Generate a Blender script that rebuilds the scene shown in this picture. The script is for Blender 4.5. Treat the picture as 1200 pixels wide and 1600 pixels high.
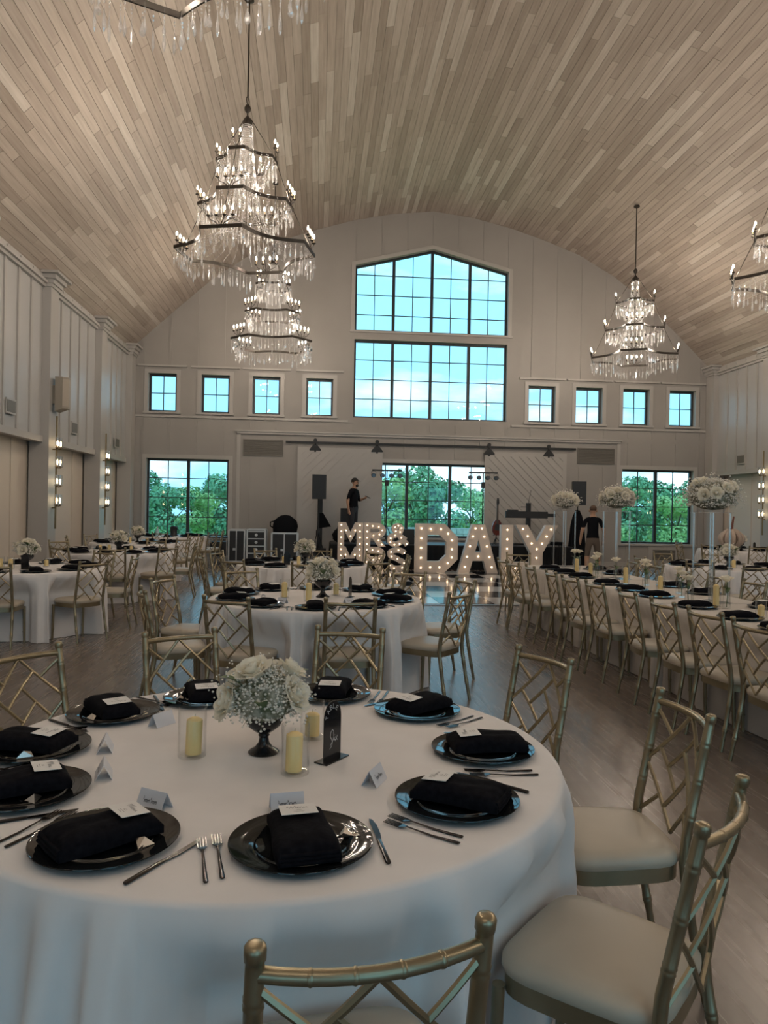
import bpy, math, random
from mathutils import Vector, Matrix, Euler

R = math.radians
PI = math.pi
rnd = random.Random(7)
scene = bpy.context.scene
for o in list(bpy.data.objects):
    bpy.data.objects.remove(o)
COL = scene.collection

# ------------------------------------------------------------------ camera
CAM_F, CAM_PITCH, CAM_YAW, CAM_ROLL, CAM_H = 1150.0, -0.0032, 0.0903, 0.018, 1.54
cam_d = bpy.data.cameras.new('camera')
cam = bpy.data.objects.new('camera', cam_d)
COL.objects.link(cam)
cam_d.sensor_fit = 'VERTICAL'
cam_d.sensor_height = 36.0
cam_d.sensor_width = 27.0
cam_d.lens = CAM_F / 1600.0 * 36.0
cam_d.clip_end = 400
_f = Vector((math.sin(CAM_YAW) * math.cos(CAM_PITCH), math.cos(CAM_YAW) * math.cos(CAM_PITCH), math.sin(CAM_PITCH)))
_r = Vector((math.cos(CAM_YAW), -math.sin(CAM_YAW), 0))
_u = _r.cross(_f)
_c, _s = math.cos(CAM_ROLL), math.sin(CAM_ROLL)
_x = _c * _r + _s * _u
_y = -_s * _r + _c * _u
_m = Matrix((_x, _y, -_f)).transposed().to_4x4()
_m.translation = Vector((0, 0, CAM_H))
cam.matrix_world = _m
scene.camera = cam

# ------------------------------------------------------------------ view and light
vs = scene.view_settings
vs.view_transform = 'Standard'
vs.look = 'None'
vs.exposure = 0.28
vs.gamma = 1.0
vs.use_curve_mapping = False
cy = scene.cycles
cy.use_denoising = True
cy.max_bounces = 9
cy.diffuse_bounces = 4
cy.glossy_bounces = 4
cy.transmission_bounces = 8
cy.transparent_max_bounces = 24
cy.sample_clamp_indirect = 4.0
cy.sample_clamp_direct = 0.0
cy.caustics_reflective = False
cy.caustics_refractive = False
cy.use_adaptive_sampling = False

SKY_STRENGTH = 2.8
BULB = 570.0          # chandelier bulbs
SCONCE = 26.0
LETTER_BULB = 12.0

world = bpy.data.worlds.new('sky')
scene.world = world
world.use_nodes = True
wn, wl = world.node_tree.nodes, world.node_tree.links
wn.clear()
w_out = wn.new('ShaderNodeOutputWorld')
w_bg = wn.new('ShaderNodeBackground')
w_tc = wn.new('ShaderNodeTexCoord')
w_map = wn.new('ShaderNodeMapping')
w_map.inputs['Scale'].default_value = (1.6, 1.6, 5.0)
w_map.inputs['Location'].default_value = (0.35, 0.1, 0.2)
w_no = wn.new('ShaderNodeTexNoise')
w_no.inputs['Scale'].default_value = 2.2
w_no.inputs['Detail'].default_value = 7
w_rp = wn.new('ShaderNodeValToRGB')
w_rp.color_ramp.elements[0].position = 0.49
w_rp.color_ramp.elements[0].color = (0.165, 0.405, 0.56, 1)
w_rp.color_ramp.elements[1].position = 0.76
w_rp.color_ramp.elements[1].color = (0.70, 0.78, 0.82, 1)
w_bg.inputs['Strength'].default_value = SKY_STRENGTH
wl.new(w_tc.outputs['Generated'], w_map.inputs['Vector'])
wl.new(w_map.outputs[0], w_no.inputs['Vector'])
wl.new(w_no.outputs['Fac'], w_rp.inputs['Fac'])
wl.new(w_rp.outputs['Color'], w_bg.inputs['Color'])
wl.new(w_bg.outputs[0], w_out.inputs['Surface'])


def portal(name, x0, x1, z0, z1, y, facing):
    """daylight portal that guides sky sampling through a window opening"""
    l = bpy.data.lights.new(name, 'AREA')
    l.shape = 'RECTANGLE'
    l.size, l.size_y = abs(x1 - x0), abs(z1 - z0)
    l.cycles.is_portal = True
    o = bpy.data.objects.new(name, l)
    COL.objects.link(o)
    o.location = ((x0 + x1) / 2, y, (z0 + z1) / 2)
    o.rotation_euler = (R(-90), 0, 0) if facing < 0 else (R(90), 0, 0)
    o['kind'] = 'helper'
    return o


# ------------------------------------------------------------------ materials
def mat(name, color, rough=0.5, metal=0.0, spec=0.5, **kw):
    m = bpy.data.materials.new(name)
    m.use_nodes = True
    b = m.node_tree.nodes['Principled BSDF']
    b.inputs['Base Color'].default_value = (*color, 1)
    b.inputs['Roughness'].default_value = rough
    b.inputs['Metallic'].default_value = metal
    b.inputs['Specular IOR Level'].default_value = spec
    for k, v in kw.items():
        b.inputs[k.replace('_', ' ')].default_value = v
    return m


def noise_color(m, c0, c1, scale=(4, 4, 4), detail=4, lo=0.3, hi=0.7, coord='Object', bump=0.0, bscale=None):
    nt = m.node_tree
    b = nt.nodes['Principled BSDF']
    tc = nt.nodes.new('ShaderNodeTexCoord')
    mp = nt.nodes.new('ShaderNodeMapping')
    mp.inputs['Scale'].default_value = scale
    no = nt.nodes.new('ShaderNodeTexNoise')
    no.inputs['Scale'].default_value = 1.0
    no.inputs['Detail'].default_value = detail
    rp = nt.nodes.new('ShaderNodeValToRGB')
    rp.color_ramp.elements[0].position = lo
    rp.color_ramp.elements[0].color = (*c0, 1)
    rp.color_ramp.elements[1].position = hi
    rp.color_ramp.elements[1].color = (*c1, 1)
    if coord == 'World':
        g = nt.nodes.new('ShaderNodeNewGeometry')
        nt.links.new(g.outputs['Position'], mp.inputs['Vector'])
    else:
        nt.links.new(tc.outputs[coord], mp.inputs['Vector'])
    nt.links.new(mp.outputs[0], no.inputs['Vector'])
    nt.links.new(no.outputs['Fac'], rp.inputs['Fac'])
    nt.links.new(rp.outputs['Color'], b.inputs['Base Color'])
    if bump:
        bp = nt.nodes.new('ShaderNodeBump')
        bp.inputs['Strength'].default_value = bump
        bp.inputs['Distance'].default_value = 0.01
        nt.links.new(no.outputs['Fac'], bp.inputs['Height'])
        nt.links.new(bp.outputs[0], b.inputs['Normal'])
    return m


def emission(name, color, strength):
    m = bpy.data.materials.new(name)
    m.use_nodes = True
    nt = m.node_tree
    nt.nodes.clear()
    o = nt.nodes.new('ShaderNodeOutputMaterial')
    e = nt.nodes.new('ShaderNodeEmission')
    e.inputs['Color'].default_value = (*color, 1)
    e.inputs['Strength'].default_value = strength
    nt.links.new(e.outputs[0], o.inputs['Surface'])
    return m


def clear(name, tint, base, rough=0.0, grazing=0.6):
    """thin clear glass, acrylic or crystal: see-through with a fresnel sheen"""
    m = bpy.data.materials.new(name)
    m.use_nodes = True
    nt = m.node_tree
    nt.nodes.clear()
    o = nt.nodes.new('ShaderNodeOutputMaterial')
    t = nt.nodes.new('ShaderNodeBsdfTransparent')
    t.inputs['Color'].default_value = (*tint, 1)
    g = nt.nodes.new('ShaderNodeBsdfGlossy')
    g.inputs['Roughness'].default_value = rough
    lw = nt.nodes.new('ShaderNodeLayerWeight')
    lw.inputs['Blend'].default_value = 0.5
    pw = nt.nodes.new('ShaderNodeMath')
    pw.operation = 'POWER'
    pw.inputs[1].default_value = 4.0
    mr = nt.nodes.new('ShaderNodeMapRange')
    mr.inputs['To Min'].default_value = base
    mr.inputs['To Max'].default_value = grazing
    mx = nt.nodes.new('ShaderNodeMixShader')
    nt.links.new(lw.outputs['Facing'], pw.inputs[0])
    nt.links.new(pw.outputs[0], mr.inputs['Value'])
    nt.links.new(mr.outputs[0], mx.inputs['Fac'])
    nt.links.new(t.outputs[0], mx.inputs[1])
    nt.links.new(g.outputs[0], mx.inputs[2])
    nt.links.new(mx.outputs[0], o.inputs['Surface'])
    return m


def crystal_mat(name, solid):
    """faceted lead crystal seen small: part clear, part glossy, part scattering"""
    m = bpy.data.materials.new(name)
    m.use_nodes = True
    nt = m.node_tree
    nt.nodes.clear()
    o = nt.nodes.new('ShaderNodeOutputMaterial')
    t = nt.nodes.new('ShaderNodeBsdfTransparent')
    g = nt.nodes.new('ShaderNodeBsdfGlossy'); g.inputs['Roughness'].default_value = 0.08
    g.inputs['Color'].default_value = (0.97, 0.98, 1, 1)
    d = nt.nodes.new('ShaderNodeBsdfTranslucent'); d.inputs['Color'].default_value = (0.92, 0.93, 0.95, 1)
    d2 = nt.nodes.new('ShaderNodeBsdfDiffuse'); d2.inputs['Color'].default_value = (0.92, 0.93, 0.95, 1)
    m0 = nt.nodes.new('ShaderNodeMixShader'); m0.inputs[0].default_value = 0.5
    m1 = nt.nodes.new('ShaderNodeMixShader'); m1.inputs[0].default_value = 0.55
    m2 = nt.nodes.new('ShaderNodeMixShader'); m2.inputs[0].default_value = solid
    nt.links.new(d.outputs[0], m0.inputs[1]); nt.links.new(d2.outputs[0], m0.inputs[2])
    nt.links.new(m0.outputs[0], m1.inputs[1]); nt.links.new(g.outputs[0], m1.inputs[2])
    nt.links.new(t.outputs[0], m2.inputs[1]); nt.links.new(m1.outputs[0], m2.inputs[2])
    nt.links.new(m2.outputs[0], o.inputs['Surface'])
    return m


def petal_mat(name, col, thru):
    """thin petals: light shines partly through"""
    m = mat(name, col, 0.75, spec=0.2)
    nt = m.node_tree
    b = nt.nodes['Principled BSDF']
    o = [n for n in nt.nodes if n.type == 'OUTPUT_MATERIAL'][0]
    t = nt.nodes.new('ShaderNodeBsdfTranslucent')
    t.inputs['Color'].default_value = (*col, 1)
    x = nt.nodes.new('ShaderNodeMixShader')
    x.inputs[0].default_value = thru
    nt.links.new(b.outputs[0], x.inputs[1])
    nt.links.new(t.outputs[0], x.inputs[2])
    nt.links.new(x.outputs[0], o.inputs['Surface'])
    return m


M = {}
M['wall'] = noise_color(mat('wall_paint', (0.4, 0.37, 0.34), 0.5), (0.315, 0.300, 0.284), (0.35, 0.334, 0.317), (0.8, 0.8, 0.8), coord='World')
M['wall_cool'] = mat('wall_panel_paint', (0.43, 0.43, 0.43), 0.32)
M['alcove'] = mat('alcove_beige_lightened', (0.60, 0.535, 0.465), 0.5)  # own beige, made lighter to offset the shade under the soffit
M['trim'] = mat('trim_paint', (0.42, 0.405, 0.39), 0.35)
M['frame'] = mat('window_frame_black', (0.018, 0.022, 0.026), 0.4)
M['glass'] = clear('window_glass', (0.93, 0.98, 0.98), 0.045, grazing=0.6)
M['black_metal'] = mat('black_metal', (0.015, 0.016, 0.018), 0.45, 0.3)
M['black_plastic'] = mat('black_plastic', (0.012, 0.014, 0.018), 0.55)
M['black_cloth'] = mat('black_cloth', (0.008, 0.009, 0.012), 0.95, spec=0.1)
M['vent'] = mat('vent_metal', (0.17, 0.16, 0.145), 0.5, 0.2)
M['beige_plastic'] = mat('beige_speaker', (0.30, 0.27, 0.23), 0.6)
M['gold'] = noise_color(mat('champagne_gold', (0.42, 0.33, 0.19), 0.33, 0.82), (0.29, 0.245, 0.16), (0.36, 0.305, 0.205), (9, 9, 9))
M['seat'] = noise_color(mat('cream_vinyl', (0.60, 0.50, 0.37), 0.42), (0.46, 0.405, 0.325), (0.53, 0.47, 0.38), (3, 3, 3))
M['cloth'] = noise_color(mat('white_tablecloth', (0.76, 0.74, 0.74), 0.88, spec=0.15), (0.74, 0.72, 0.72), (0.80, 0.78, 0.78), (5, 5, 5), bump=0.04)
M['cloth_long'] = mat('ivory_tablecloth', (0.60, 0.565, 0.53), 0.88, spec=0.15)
M['charger'] = mat('black_charger', (0.008, 0.009, 0.010), 0.06, spec=0.4)
M['napkin'] = noise_color(mat('black_napkin', (0.006, 0.006, 0.008), 0.95, spec=0.08), (0.004, 0.004, 0.006), (0.009, 0.009, 0.012), (60, 60, 60), bump=0.15)
M['paper'] = mat('white_card', (0.78, 0.77, 0.76), 0.8)
M['tent_paper'] = mat('grey_white_card', (0.66, 0.67, 0.72), 0.8)
M['ink'] = mat('grey_ink', (0.12, 0.12, 0.13), 0.8)
M['foil'] = mat('silver_foil', (0.8, 0.78, 0.74), 0.18, 1.0)
M['cutlery'] = mat('gunmetal_cutlery', (0.06, 0.055, 0.055), 0.16, 1.0)
M['clear_glass'] = clear('clear_glass', (0.985, 0.99, 0.99), 0.02, 0.0, 0.8)
M['acrylic'] = clear('acrylic', (0.97, 0.98, 0.98), 0.30, 0.12, 0.8)
M['wax'] = mat('ivory_wax', (0.86, 0.64, 0.28), 0.5, Subsurface_Weight=0.0)
M['wick'] = mat('wick', (0.5, 0.45, 0.35), 0.9)
M['black_gloss'] = mat('black_gloss', (0.010, 0.010, 0.012), 0.16)
M['rose'] = petal_mat('white_rose', (0.92, 0.88, 0.77), 0.42)
M['breath'] = petal_mat('babys_breath', (0.90, 0.87, 0.82), 0.35)
M['stem'] = mat('green_stem', (0.10, 0.14, 0.06), 0.7)
M['leaf'] = noise_color(mat('green_leaf', (0.08, 0.12, 0.05), 0.55), (0.05, 0.09, 0.03), (0.12, 0.17, 0.07), (20, 20, 20))
M['letter_white'] = mat('marquee_white', (0.72, 0.70, 0.68), 0.5)
M['letter_face'] = mat('marquee_face', (0.66, 0.58, 0.52), 0.5)
M['white_line'] = mat('white_lettering', (0.75, 0.75, 0.75), 0.5)
M['crystal'] = crystal_mat('cut_crystal', 0.45)
M['beads'] = crystal_mat('crystal_beads', 0.62)
M['bronze'] = mat('dark_bronze', (0.040, 0.034, 0.028), 0.4, 0.6)
M['candle_sleeve'] = mat('bronze_candle_sleeve', (0.16, 0.12, 0.08), 0.5, 0.4)
M['brass'] = mat('aged_brass', (0.20, 0.14, 0.07), 0.35, 0.8)
M['bulb'] = emission('warm_bulb', (1.0, 0.83, 0.66), BULB)
M['sconce_bulb'] = emission('sconce_bulb', (1.0, 0.74, 0.42), SCONCE)
M['letter_bulb'] = emission('letter_bulb', (1.0, 0.70, 0.42), LETTER_BULB)
M['stage_top'] = mat('stage_deck', (0.03, 0.03, 0.035), 0.6)
M['skirt'] = mat('stage_skirt', (0.006, 0.007, 0.010), 0.9)
M['tile_black'] = mat('dance_tile_black', (0.015, 0.016, 0.02), 0.10)
M['tile_white'] = mat('dance_tile_white', (0.62, 0.62, 0.62), 0.10)
M['alu'] = mat('aluminium_edge', (0.45, 0.45, 0.46), 0.35, 0.9)
M['steel_case'] = mat('case_edging', (0.55, 0.55, 0.55), 0.4, 0.8)
M['case_black'] = mat('case_black', (0.012, 0.014, 0.018), 0.5)
M['skin'] = mat('skin', (0.42, 0.25, 0.17), 0.6)
M['denim'] = mat('dark_trousers', (0.02, 0.022, 0.03), 0.8)
M['shorts'] = mat('grey_brown_shorts', (0.11, 0.085, 0.07), 0.85)
M['hair'] = mat('dark_hair', (0.02, 0.015, 0.012), 0.7)
M['shoe'] = mat('dark_shoe', (0.02, 0.02, 0.02), 0.6)
M['guitar'] = mat('red_brown_guitar', (0.13, 0.025, 0.012), 0.2)
M['lens'] = mat('lamp_lens', (0.25, 0.28, 0.32), 0.15, 0.6)
M['grass'] = noise_color(mat('lawn', (0.1, 0.25, 0.05), 0.9), (0.10, 0.26, 0.06), (0.22, 0.42, 0.12), (0.8, 0.8, 0.8), coord='World')
M['foliage_a'] = noise_color(mat('foliage_a', (0.1, 0.3, 0.1), 0.8), (0.07, 0.24, 0.13), (0.26, 0.52, 0.27), (0.7, 0.7, 0.7))
M['foliage_b'] = noise_color(mat('foliage_b', (0.15, 0.35, 0.1), 0.8), (0.18, 0.38, 0.12), (0.50, 0.68, 0.30), (0.7, 0.7, 0.7))
M['bark'] = noise_color(mat('bark', (0.1, 0.07, 0.05), 0.9), (0.06, 0.045, 0.03), (0.14, 0.1, 0.07), (6, 6, 2))
M['stone'] = noise_color(mat('pale_stone', (0.6, 0.6, 0.6), 0.9), (0.42, 0.44, 0.46), (0.7, 0.72, 0.74), (5, 5, 5))
M['ornament'] = mat('pale_ornament', (0.50, 0.40, 0.33), 0.5)
M['rust'] = mat('brown_stem', (0.18, 0.06, 0.04), 0.6)


def ceiling_wood():
    m = mat('whitewashed_plank', (0.5, 0.42, 0.35), 0.5, spec=0.35)
    nt = m.node_tree
    b = nt.nodes['Principled BSDF']
    oi = nt.nodes.new('ShaderNodeObjectInfo')
    g = nt.nodes.new('ShaderNodeNewGeometry')
    ad = nt.nodes.new('ShaderNodeMath'); ad.operation = 'ADD'
    fr = nt.nodes.new('ShaderNodeMath'); fr.operation = 'FRACT'
    nt.links.new(oi.outputs['Random'], ad.inputs[0])
    nt.links.new(g.outputs['Random Per Island'], ad.inputs[1])
    nt.links.new(ad.outputs[0], fr.inputs[0])
    rp = nt.nodes.new('ShaderNodeValToRGB')
    cr = rp.color_ramp
    cr.elements[0].position = 0.0; cr.elements[0].color = (0.36, 0.305, 0.262, 1)
    cr.elements[1].position = 1.0; cr.elements[1].color = (0.60, 0.555, 0.505, 1)
    e = cr.elements.new(0.35); e.color = (0.425, 0.368, 0.322, 1)
    e = cr.elements.new(0.72); e.color = (0.47, 0.41, 0.36, 1)
    e = cr.elements.new(0.86); e.color = (0.52, 0.465, 0.415, 1)
    nt.links.new(fr.outputs[0], rp.inputs['Fac'])
    mp = nt.nodes.new('ShaderNodeMapping'); mp.inputs['Scale'].default_value = (26, 1.3, 26)
    no = nt.nodes.new('ShaderNodeTexNoise'); no.inputs['Scale'].default_value = 1.0; no.inputs['Detail'].default_value = 5
    nt.links.new(g.outputs['Position'], mp.inputs['Vector'])
    nt.links.new(mp.outputs[0], no.inputs['Vector'])
    r2 = nt.nodes.new('ShaderNodeValToRGB')
    r2.color_ramp.elements[0].position = 0.3; r2.color_ramp.elements[0].color = (0.80, 0.78, 0.76, 1)
    r2.color_ramp.elements[1].position = 0.65; r2.color_ramp.elements[1].color = (1, 1, 1, 1)
    nt.links.new(no.outputs['Fac'], r2.inputs['Fac'])
    mx = nt.nodes.new('ShaderNodeMix'); mx.data_type = 'RGBA'; mx.blend_type = 'MULTIPLY'
    mx.inputs[0].default_value = 1.0
    nt.links.new(rp.outputs['Color'], mx.inputs[6])
    nt.links.new(r2.outputs['Color'], mx.inputs[7])
    nt.links.new(mx.outputs[2], b.inputs['Base Color'])
    return m


def floor_wood():
    m = mat('grey_brown_floorboards', (0.2, 0.16, 0.13), 0.36, spec=0.6)
    nt = m.node_tree
    b = nt.nodes['Principled BSDF']
    g = nt.nodes.new('ShaderNodeNewGeometry')
    mp = nt.nodes.new('ShaderNodeMapping')
    mp.inputs['Rotation'].default_value = (0, 0, R(90))
    br = nt.nodes.new('ShaderNodeTexBrick')
    br.offset = 0.37
    br.inputs['Scale'].default_value = 1.0
    br.inputs['Brick Width'].default_value = 1.22
    br.inputs['Row Height'].default_value = 0.18
    br.inputs['Mortar Size'].default_value = 0.0
    br.inputs['Color1'].default_value = (0.16, 0.131, 0.114, 1)
    br.inputs['Color2'].default_value = (0.205, 0.170, 0.148, 1)
    br.inputs['Mortar'].default_value = (0.14, 0.115, 0.10, 1)
    nt.links.new(g.outputs['Position'], mp.inputs['Vector'])
    nt.links.new(mp.outputs[0], br.inputs['Vector'])
    m2 = nt.nodes.new('ShaderNodeMapping'); m2.inputs['Scale'].default_value = (26, 1.1, 1)
    no = nt.nodes.new('ShaderNodeTexNoise'); no.inputs['Scale'].default_value = 1.0; no.inputs['Detail'].default_value = 6
    nt.links.new(g.outputs['Position'], m2.inputs['Vector'])
    nt.links.new(m2.outputs[0], no.inputs['Vector'])
    r2 = nt.nodes.new('ShaderNodeValToRGB')
    r2.color_ramp.elements[0].position = 0.3; r2.color_ramp.elements[0].color = (0.86, 0.85, 0.84, 1)
    r2.color_ramp.elements[1].position = 0.7; r2.color_ramp.elements[1].color = (1.06, 1.05, 1.04, 1)
    nt.links.new(no.outputs['Fac'], r2.inputs['Fac'])
    mx = nt.nodes.new('ShaderNodeMix'); mx.data_type = 'RGBA'; mx.blend_type = 'MULTIPLY'
    mx.inputs[0].default_value = 1.0
    nt.links.new(br.outputs['Color'], mx.inputs[6])
    nt.links.new(r2.outputs['Color'], mx.inputs[7])
    nt.links.new(mx.outputs[2], b.inputs['Base Color'])
    mr = nt.nodes.new('ShaderNodeMapRange')
    mr.inputs['To Min'].default_value = 0.20; mr.inputs['To Max'].default_value = 0.33
    nt.links.new(no.outputs['Fac'], mr.inputs['Value'])
    nt.links.new(mr.outputs[0], b.inputs['Roughness'])
    bp = nt.nodes.new('ShaderNodeBump'); bp.inputs['Strength'].default_value = 0.03; bp.inputs['Distance'].default_value = 0.004
    nt.links.new(no.outputs['Fac'], bp.inputs['Height'])
    nt.links.new(bp.outputs[0], b.inputs['Normal'])
    return m


M['plank'] = ceiling_wood()
M['floor'] = floor_wood()


# ------------------------------------------------------------------ mesh helpers
class MB:
    def __init__(self):
        self.v, self.f, self.mi = [], [], []
        self.cur = 0

    def add(self, verts, faces):
        o = len(self.v)
        self.v += [tuple(p) for p in verts]
        for f in faces:
            self.f.append(tuple(i + o for i in f))
            self.mi.append(self.cur)
        return self

    def hexa(self, p):
        return self.add(p, [(0, 3, 2, 1), (4, 5, 6, 7), (0, 1, 5, 4), (1, 2, 6, 5), (2, 3, 7, 6), (3, 0, 4, 7)])

    def box(self, x0, x1, y0, y1, z0, z1):
        return self.hexa([(x0, y0, z0), (x1, y0, z0), (x1, y1, z0), (x0, y1, z0),
                          (x0, y0, z1), (x1, y0, z1), (x1, y1, z1), (x0, y1, z1)])

    def cbox(self, c, s, rz=0.0):
        a, b, d = s[0] / 2, s[1] / 2, s[2] / 2
        ca, sa = math.cos(rz), math.sin(rz)
        pts = []
        for z in (-d, d):
            for x, y in ((-a, -b), (a, -b), (a, b), (-a, b)):
                pts.append((c[0] + x * ca - y * sa, c[1] + x * sa + y * ca, c[2] + z))
        return self.hexa(pts)

    def tube(self, pts, r, n=8, caps=True, sq=1.0):
        pts = [Vector(p) for p in pts]
        if not isinstance(r, (list, tuple)):
            r = [r] * len(pts)
        rings = []
        prev = None
        for i, p in enumerate(pts):
            t = (pts[min(i + 1, len(pts) - 1)] - pts[max(i - 1, 0)])
            if t.length < 1e-9:
                t = Vector((0, 0, 1))
            t.normalize()
            if prev is None:
                a = Vector((0, 0, 1)) if abs(t.z) < 0.9 else Vector((1, 0, 0))
                n1 = t.cross(a).normalized()
            else:
                n1 = (prev - t * prev.dot(t))
                n1 = n1.normalized() if n1.length > 1e-6 else t.orthogonal().normalized()
            prev = n1
            n2 = t.cross(n1)
            rings.append([p + (n1 * math.cos(2 * PI * k / n) + n2 * math.sin(2 * PI * k / n) * sq) * r[i] for k in range(n)])
        vs_ = [q for ring in rings for q in ring]
        fs = []
        for i in range(len(pts) - 1):
            for k in range(n):
                fs.append((i * n + k, i * n + (k + 1) % n, (i + 1) * n + (k + 1) % n, (i + 1) * n + k))
        if caps:
            fs.append(tuple(reversed(range(n))))
            fs.append(tuple((len(pts) - 1) * n + k for k in range(n)))
        return self.add(vs_, fs)

    def lathe(self, prof, n=16, c=(0, 0, 0), caps=True):
        vs_, fs = [], []
        for r, z in prof:
            for k in range(n):
                a = 2 * PI * k / n
                vs_.append((c[0] + r * math.cos(a), c[1] + r * math.sin(a), c[2] + z))
        for i in range(len(prof) - 1):
            for k in range(n):
                fs.append((i * n + k, i * n + (k + 1) % n, (i + 1) * n + (k + 1) % n, (i + 1) * n + k))
        if caps:
            if prof[0][0] > 1e-6:
                fs.append(tuple(reversed(range(n))))
            if prof[-1][0] > 1e-6:
                fs.append(tuple((len(prof) - 1) * n + k for k in range(n)))
        return self.add(vs_, fs)

    def octa(self, c, r, rz=None):
        rz = rz or r
        x, y, z = c
        return self.add([(x + r, y, z), (x, y + r, z), (x - r, y, z), (x, y - r, z), (x, y, z + rz), (x, y, z - rz)],
                        [(0, 1, 4), (1, 2, 4), (2, 3, 4), (3, 0, 4), (1, 0, 5), (2, 1, 5), (3, 2, 5), (0, 3, 5)])

    def ball(self, c, r, n=8, m=6, sz=1.0):
        prof = []
        for i in range(m + 1):
            a = -PI / 2 + PI * i / m
            prof.append((max(1e-5, r * math.cos(a)), r * sz * math.sin(a)))
        return self.lathe(prof, n, c, caps=False)

    def prism(self, poly, y0, y1):
        """poly in x,z extruded along y"""
        n = len(poly)
        vs_ = [(x, y0, z) for x, z in poly] + [(x, y1, z) for x, z in poly]
        fs = [tuple(range(n)), tuple(reversed(range(n, 2 * n)))]
        for k in range(n):
            fs.append((k, n + k, n + (k + 1) % n, (k + 1) % n))
        return self.add(vs_, fs)

    def ribbon(self, pts, w, z=0.0):
        """flat stroke in x,y"""
        for i in range(len(pts) - 1):
            a, b = Vector((*pts[i], 0)), Vector((*pts[i + 1], 0))
            d = b - a
            if d.length < 1e-7:
                continue
            d.normalize()
            nn = Vector((-d.y, d.x, 0)) * w / 2
            e = d * w * 0.3
            self.add([a - nn - e, b - nn + e, b + nn + e, a + nn - e], [(0, 1, 2, 3)])
            k = len(self.v)
            for j in range(k - 4, k):
                self.v[j] = (self.v[j][0], self.v[j][1], z)
        return self

    def mesh(self, name, mats, smooth=False, auto=None):
        me = bpy.data.meshes.new(name)
        me.from_pydata(self.v, [], self.f)
        if not isinstance(mats, (list, tuple)):
            mats = [mats]
        for m in mats:
            me.materials.append(m)
        if len(mats) > 1:
            me.polygons.foreach_set('material_index', self.mi)
        if smooth:
            me.polygons.foreach_set('use_smooth', [True] * len(me.polygons))
            if auto is not None:
                try:
                    me.set_sharp_from_angle(angle=R(auto))
                except Exception:
                    pass
        me.update()
        return me

    def build(self, name, mats, parent=None, smooth=False, auto=40, loc=None, rot=None):
        return put(name, self.mesh(name, mats, smooth, auto if smooth else None), parent, loc, rot)


def put(name, me, parent=None, loc=None, rot=None, scale=None):
    o = bpy.data.objects.new(name, me)
    COL.objects.link(o)
    if parent is not None:
        o.parent = parent
    if loc is not None:
        o.location = loc
    if rot is not None:
        o.rotation_euler = rot
    if scale is not None:
        o.scale = scale
    return o


def tag(o, label=None, cat=None, group=None, kind=None):
    if label:
        o['label'] = label
    if cat:
        o['category'] = cat
    if group:
        o['group'] = group
    if kind:
        o['kind'] = kind
    return o


def thing(name, label, cat, loc=(0, 0, 0), rz=0.0, group=None, kind=None):
    o = bpy.data.objects.new(name, None)
    o.empty_display_size = 0.1
    COL.objects.link(o)
    o.location = loc
    o.rotation_euler = (0, 0, rz)
    return tag(o, label, cat, group, kind)


KIDS = {}


def copy_tree(o, loc=None, rz=None, label=None, group=None, scale=None):
    def kids(x):
        if x.name not in KIDS:
            KIDS[x.name] = [c for c in x.children]
        return KIDS[x.name]

    def cp(x, parent):
        c = x.copy()
        COL.objects.link(c)
        c.parent = parent
        for k in kids(x):
            cp(k, c)
        return c
    r = cp(o, None)
    if loc is not None:
        r.location = loc
    if rz is not None:
        r.rotation_euler = (0, 0, rz)
    if scale is not None:
        r.scale = (scale,) * 3 if not isinstance(scale, tuple) else scale
    if label:
        r['label'] = label
    if group:
        r['group'] = group
    return r


def interp(xs, ys, x):
    if x <= xs[0]:
        return ys[0]
    for i in range(len(xs) - 1):
        if x <= xs[i + 1]:
            t = (x - xs[i]) / (xs[i + 1] - xs[i])
            return ys[i] + t * (ys[i + 1] - ys[i])
    return ys[-1]


# ------------------------------------------------------------------ hall dimensions
XL, XR, RIDGE = -5.23, 11.60, 3.185
YB, YF = 20.95, -5.5
Z_SOFFIT, Z_CROWN = 2.70, 5.68
ALC = 0.24
PD = [0, 1.2, 2.3, 3.3, 4.3, 5.4, 6.3, 7.2, 8.415]
PZ = [10.12, 9.98, 9.74, 9.44, 9.08, 8.48, 7.82, 7.00, 5.86]


def ceil_z(x):
    return interp(PD, PZ, abs(x - RIDGE))


def struct(name, mb, mats, smooth=False, label=None):
    o = mb.build(name, mats, None, smooth)
    o['kind'] = 'structure'
    if label:
        o['label'] = label
    return o


# floor
fb = MB().box(XL - ALC - 0.3, XR + ALC + 0.3, YF - 0.3, YB + 0.3, -0.2, 0.0)
floor = struct('floor', fb, M['floor'], label='grey brown wood plank floor with a soft sheen')

# ceiling backing shell and planks
prof = sorted([RIDGE - d for d in PD] + [RIDGE + d for d in PD[1:]])
cb = MB()
T = 0.05
for i in range(len(prof) - 1):
    xa, xb = prof[i], prof[i + 1]
    za, zb = ceil_z(xa) + 0.035, ceil_z(xb) + 0.035
    cb.hexa([(xa, YF - 0.2, za), (xb, YF - 0.2, zb), (xb, YB + 0.3, zb), (xa, YB + 0.3, za),
             (xa, YF - 0.2, za + T), (xb, YF - 0.2, zb + T), (xb, YB + 0.3, zb + T), (xa, YB + 0.3, za + T)])
ceiling = struct('ceiling', cb, mat('ceiling_backing', (0.16, 0.12, 0.09), 0.9), label='vaulted ceiling of whitewashed wood planks')

fwd, rgt, up = _f, _x, _y


def cam_px(p):
    d = Vector(p) - Vector((0, 0, CAM_H))
    z = d.dot(fwd)
    if z < 0.2:
        return None
    return 600 + CAM_F * d.dot(rgt) / z, 800 - CAM_F * d.dot(up) / z


PLW = 0.142
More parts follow.
